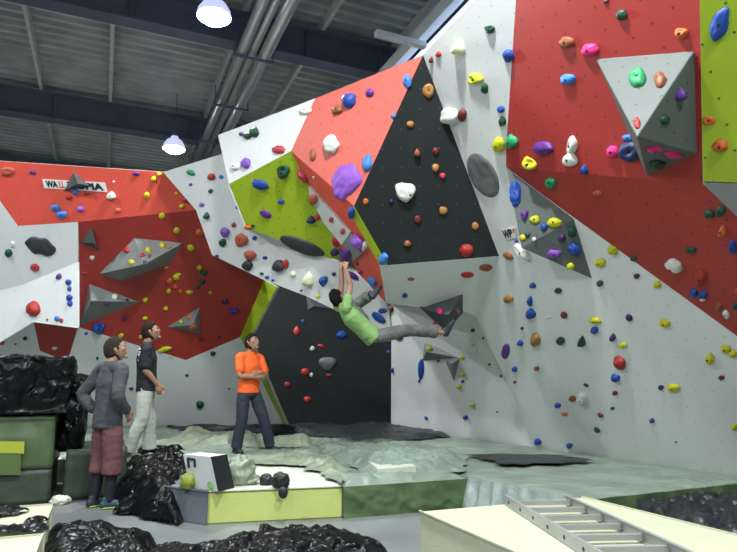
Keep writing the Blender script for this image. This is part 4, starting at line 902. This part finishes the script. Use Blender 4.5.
def hand_shape(mb, w, d, pn, thumb, curl=.5, s=1.0):
    """hand from wrist w along d; pn = palm normal; thumb = +1/-1 side of d x pn"""
    w = Vector(w); d = Vector(d).normalized(); pn = Vector(pn); pn = (pn-d*pn.dot(d)).normalized(); sd = d.cross(pn)*thumb
    loft(mb, [w-d*.01, w+d*.03*s, w+d*.075*s], [(.026*s,.018*s),(.038*s,.016*s),(.040*s,.013*s)], sd)
    for k, (o_, L) in enumerate(((.030,.070),(.010,.078),(-.010,.073),(-.029,.058))):
        b = w + d*.075*s + sd*o_*s; pts = [b-d*.02*s]; dd = d.copy(); p = b.copy(); pts.append(p.copy())
        for seg in (.45,.32,.23):
            ang = curl*1.15*(1+.08*k); dd = (dd*math.cos(ang) + pn*math.sin(ang)).normalized() if dd.dot(d) > -1 else dd
            ax = d.cross(pn); m_ = Matrix.Rotation(0, 3, ax)
            p = p + dd*L*seg*s; pts.append(p.copy())
            pnn = dd
        loft(mb, pts, [.0095*s,.0095*s,.009*s,.0085*s,.0075*s], sd, 8)
    b = w + d*.025*s + sd*.028*s; t1 = b + (d*.6+sd*.75+pn*.25).normalized()*.035*s; t2 = t1 + (d*.9+sd*.25+pn*.35).normalized()*.032*s
    loft(mb, [b, t1, t2, t2+(d*.9+pn*.4).normalized()*.02*s], [.014*s,.012*s,.0105*s,.009*s], pn, 8)
def shoe(c, toe, up, m, parent, sole=None, L=.27, name='shoe'):
    """c = heel centre on the ground"""
    c = Vector(c); t = Vector(toe).normalized(); up = Vector(up); up = (up-t*up.dot(t)).normalized(); sd = t.cross(up)
    mb = MB()
    loft(mb, [c+up*.045-t*.0, c+up*.05+t*.07, c+up*.042+t*.15, c+up*.030+t*(L-.045)], [(.036,.042),(.040,.048),(.047,.038),(.040,.026)], sd)
    loft(mb, [c+up*.05+t*.03, c+up*.10+t*.035], [(.036,.045),(.036,.046)], sd)
    s = remesh(mb, name, m, parent, .008, 3)
    mb = MB(); loft(mb, [c+up*.012, c+up*.012+t*.10, c+up*.012+t*.17, c+up*.012+t*(L-.04)], [(.037,.013),(.038,.013),(.049,.013),(.040,.012)], sd)
    mb.build('sole', sole or M_hole, s, True); return s
def person(J, H_, label, gp=None):
    t = empty('person', J['root']); tag(t, label, 'person'); return t
def limb(a, b, c): return [Vector(a), (Vector(a)+Vector(b))/2, Vector(b), (Vector(b)+Vector(c))/2, Vector(c)]
def figure(label, root, yaw, S, J, look, hair, top, bottom, opts):
    """J: joints in local metres (x ahead, y left, z up) for 1.78 m; S scales; builds body, clothes, hair, shoes"""
    if yaw is None: X = lambda p: Vector(p); Dv = lambda p: Vector(p)
    else:
        rm = Matrix.Rotation(yaw, 3, 'Z'); X = lambda p: Vector(root) + rm @ (Vector(p)*S); Dv = lambda p: rm @ Vector(p)
    t = empty('person', root); tag(t, label, 'person')
    j = {k: X(v) for k, v in J.items() if not k.startswith('_')}
    lat = (j['shL']-j['shR']).normalized(); hl = (j['hipL']-j['hipR']).normalized()
    pel, ch, nk = (j['hipL']+j['hipR'])/2, j['chest'], j['neck']; hd = j['head']
    mid = (pel+ch)/2 + (j['belly'] if False else Vector()) ; q = S
    body = MB()
    tp, tr = smooth_path([pel-(ch-pel)*.10, pel, mid, ch, nk-(nk-ch)*.25], [(.135*q,.09*q),(.150*q,.10*q),(.132*q,.092*q),(.160*q,.105*q),(.105*q,.075*q)])
    loft(body, tp, tr, lat, 20)
    loft(body, [nk-(nk-ch).normalized()*.06*q, nk, (nk+hd)/2, hd-(hd-nk)*.1], [.068*q,.056*q,.054*q,.052*q], lat)
    hq = q*1.13; f_, u_, r_ = head_shape(body, hd, Dv(look[0]), Dv(look[1]), hq)
    for s in 'LR':
        sh, el, wr = j['sh'+s], j['el'+s], j['wr'+s]
        pts, rr = smooth_path([nk.lerp(sh,.35)-(nk-ch).normalized()*.03*q, sh, sh.lerp(el,.4), el, el.lerp(wr,.35), wr], [.060*q,.060*q,.050*q,.040*q,.041*q,.027*q])
        loft(body, pts, rr, lat, 14)
        hd_ = J['_hand'+s]; hand_shape(body, wr, Dv(hd_[0]), Dv(hd_[1]), hd_[2], hd_[3], q)
        hp, kn, an = j['hip'+s], j['kn'+s], j['an'+s]
        pts, rr = smooth_path([hp, hp.lerp(kn,.4), kn, kn.lerp(an,.35), an], [.085*q,.078*q,.055*q,.056*q,.036*q])
        loft(body, pts, rr, hl, 14)
        td = J['_toe'+s]; tdv = Dv(td[0]); upv = Dv(td[1])
        loft(body, [an-tdv*.03*q-upv*.03*q, an+tdv*.06*q-upv*.035*q, an+tdv*.15*q-upv*.045*q], [.033*q,.034*q,.026*q], tdv.cross(upv))
    remesh(body, 'body', M_skin, t, .0075*q, 2)
    head_extras(hd, f_, u_, r_, hq, hair, t, opts.get('seed', 1))
    # top
    g = MB(); k = 1.17
    hem = opts.get('hem', .12)
    tp, tr = smooth_path([pel-(ch-pel)*hem*1.0, pel, mid, ch, nk-(nk-ch)*.18], [(.190*q,.136*q),(.184*q,.132*q),(.170*q,.124*q),(.192*q,.132*q),(.100*q,.082*q)])
    loft(g, tp, tr, lat, 22, cap0=.15)
    sl = opts.get('sleeve', .5)
    for s in 'LR':
        sh, el, wr = j['sh'+s], j['el'+s], j['wr'+s]
        if sl <= 1: P2, R2 = [nk.lerp(sh,.35)-(nk-ch).normalized()*.03*q, sh, sh.lerp(el, sl*.5), sh.lerp(el, sl)], [.068*q,.069*q,.069*q,.068*q]
        else: P2, R2 = [nk.lerp(sh,.35)-(nk-ch).normalized()*.03*q, sh, sh.lerp(el,.5), el, el.lerp(wr, sl-1)], [.074*q,.080*q,.070*q,.064*q,.055*q]
        pts, rr = smooth_path(P2, R2); loft(g, pts, rr, lat, 14)
    sh_o = remesh(g, opts['topname'], top, t, .010*q, 3, .007, opts.get('seed',1))
    # trousers
    g = MB(); loft(g, [pel+(ch-pel)*.16, pel, pel-(ch-pel)*.22], [(.150*q,.110*q),(.170*q,.120*q),(.160*q,.116*q)], hl, 20, cap1=.3)
    cuff = opts.get('cuff', .95)
    for s in 'LR':
        hp, kn, an = j['hip'+s], j['kn'+s], j['an'+s]
        if cuff <= .6: P2, R2 = [hp, hp.lerp(kn,.45), kn, kn.lerp(an, cuff)], [.086*q,.104*q,.098*q,.100*q]
        else: P2, R2 = [hp, hp.lerp(kn,.45), kn, kn.lerp(an,.5), kn.lerp(an, cuff)], [.085*q,.098*q,.084*q,.080*q,.078*q*opts.get('flare',1)]
        pts, rr = smooth_path(P2, R2); loft(g, pts, rr, hl, 14, cap1=.12)
    tr_o = remesh(g, opts['botname'], bottom, t, .010*q, 3, .008, opts.get('seed',1)+4)
    for s in 'LR':
        an = j['an'+s]; td = J['_toe'+s]; tdv = Dv(td[0]).normalized(); upv = Dv(td[1]).normalized()
        sm = opts['shoe'+s] if 'shoe'+s in opts else opts['shoe']
        if opts.get('sock'):
            kn = j['kn'+s]; g = MB(); loft(g, [kn.lerp(an,.25), kn.lerp(an,.6), an], [.066*q,.060*q,.045*q], hl); remesh(g, 'sock', opts['sock'], t, .01, 2)
        shoe(an - upv*.085*q - tdv*.055*q, tdv, upv, sm, t, opts.get('sole'), .27*q)
    return t, j, sh_o, tr_o
# standing man in orange, arms crossed
base_stand = dict(hipL=(0,.09,.93), hipR=(0,-.09,.93), chest=(.01,0,1.30), neck=(-.005,0,1.50), head=(.03,0,1.655),
    shL=(0,.185,1.43), shR=(0,-.185,1.43))
rt = G(246.5,453,ZM+.02)
J = dict(base_stand); J.update(hipL=(0,.09,.93), hipR=(0,-.09,.93), head=(.04,0,1.66),
    elL=(.10,.25,1.15), wrL=(.25,.02,1.20), elR=(.10,-.25,1.15), wrR=(.24,.03,1.13),
    knL=(.13,.20,.50), anL=(.14,.34,.085), knR=(.03,-.13,.50), anR=(-.04,-.16,.085),
    _handL=((-.15,-1,-.1),(-1,.1,0),1,.35), _handR=((-.1,1,.25),(-1,0,0),-1,.35), _toeL=((.9,.35,0),(0,0,1)), _toeR=((1,-.15,0),(0,0,1)))
figure('person in an orange t-shirt and dark jeans standing with arms crossed, looking up', Vector((rt.x,rt.y,ZM+.02)), R(-42), .955, J, ((.95,.28,.22),(-.2,0,1)), M_hairb, M_orange, M_jean,
    dict(sleeve=.72, cuff=.98, topname='t_shirt', botname='jeans', shoe=M_shoe, seed=2, hem=.08))
# man in black with white trousers
rt = G(142,457,ZM+.02)
J = dict(base_stand); J.update(chest=(-.02,0,1.30), neck=(-.03,0,1.49), head=(.01,0,1.655),
    shL=(-.02,.19,1.43), shR=(-.02,-.19,1.43), elL=(-.03,.25,1.13), wrL=(.16,.20,.93), elR=(-.02,-.24,1.14), wrR=(.14,-.17,.94),
    knL=(.06,.12,.50), anL=(.08,.14,.085), knR=(-.03,-.12,.50), anR=(-.19,-.13,.085),
    _handL=((.35,-.1,-1),(0,-1,0),-1,.3), _handR=((.30,.05,-1),(0,1,0),1,.3), _toeL=((1,.2,0),(0,0,1)), _toeR=((1,-.1,0),(0,0,1)))
tw, jw, shw, _ = figure('person in a black top and white trousers standing in profile, looking up', Vector((rt.x,rt.y,ZM+.02)), R(18), 1.03, J, ((1,.0,.30),(-.3,0,1)), M_hairb, M_bshirt, M_wtrou,
    dict(sleeve=.85, cuff=.98, topname='shirt', botname='trousers', shoe=M_shoeg, seed=5, hem=.18, flare=1.25))
# lettering down the back of the shirt, small white marks
m = MB()
bk = Matrix.Rotation(R(18),3,'Z') @ Vector((-1,0,0)); sdw = Matrix.Rotation(R(18),3,'Z') @ Vector((0,-1,0))
for i, (dz, wd) in enumerate(((.10,.045),(.055,.03),(.02,.04),(-.02,.028),(-.055,.036))):
    c = jw['chest'] + Vector((0,0,dz+.02)) + bk*.088 + sdw*.115; d_ = (bk*.4+sdw).normalized()
    m.box(c+d_*.012, Vector((0,0,1)).cross(d_)*wd*.5, d_*.004, Vector((0,0,.012)))
m.build('shirt_print', M_sticker, shw)
# man in grey with maroon three-quarter trousers, hands on hips
rt = G(101,508,0)
J = dict(base_stand); J.update(chest=(.0,0,1.30), neck=(-.01,0,1.50), head=(.035,0,1.65),
    shL=(0,.19,1.43), shR=(0,-.19,1.43), elL=(-.10,.36,1.16), wrL=(-.02,.20,.98), elR=(-.08,-.30,1.15), wrR=(.10,-.20,.98),
    knL=(.02,.11,.50), anL=(-.02,.11,.085), knR=(.03,-.10,.50), anR=(.02,-.10,.085),
    _handL=((.55,-.75,-.2),(0,-.6,-1),-1,.3), _handR=((.5,.2,-.75),(0,1,0),1,.3), _toeL=((.85,.1,0),(0,0,1)), _toeR=((1,-.35,0),(0,0,1)))
figure('person in a grey long-sleeved top and maroon cropped trousers, back turned, hands at the waist', Vector((rt.x,rt.y,0)), R(54), 1.015, J, ((.95,-.45,.30),(-.25,.1,1)), M_hairg, M_gshirt, M_maroon,
    dict(sleeve=1.8, cuff=.36, topname='sweater', botname='trousers', shoeR=M_teal, shoeL=M_shoe, sock=M_sock, seed=8, hem=.28, sole=M_neon))
# the climber, hanging from both hands with one leg out to the right
def Q(u, v, d): return P(u, v, d)
D0 = 8.15
footd = surf('V8', 450, 322)[0]; fd = (footd-CAM).dot(FW)
kd = D0+.10
J = dict(hipL=Q(368,331.5,D0+.10), hipR=Q(372,337,D0-.06), chest=Q(352,317.5,D0+.02), neck=Q(342.5,306,D0+.05), head=Q(337.5,298.5,D0+.10),
    shL=Q(338,306.5,D0+.16), shR=Q(346.5,308.5,D0-.10), elL=Q(341.5,285,D0+.13), wrL=Q(341.5,268,D0+.08), elR=Q(350,286,D0-.03), wrR=Q(345.5,268,D0-.02),
    knR=Q(408,330.5,D0-.02), anR=Q(444,332.5,min(fd-.15, D0+.20)), knL=Q(355,307,D0+.34), anL=Q(372,292.5,D0+.22),
    _handL=((.05,0,1),(.4,.9,0),-1,.85), _handR=((.05,.05,1),(.3,.9,0),1,.85),
    _toeL=(Q(377,284,D0+.35)-Q(371,292,D0+.25), (-.6,0,.5)), _toeR=(Q(457,313,D0+.2)-Q(447,333,D0+.2), (-1,.1,.0)))
tcl, jc, _, _ = figure('person in a green t-shirt and grey trousers hanging by both hands from the overhang', Q(352,317.5,D0)-Vector((0,0,.3)), None, .97, J, ((.35,.75,.55),(-.55,-.25,.8)), M_hairk, M_gtee, M_gpant,
    dict(sleeve=.46, cuff=.76, topname='t_shirt', botname='trousers', shoe=M_shoe, seed=11, hem=.26, flare=1.15))
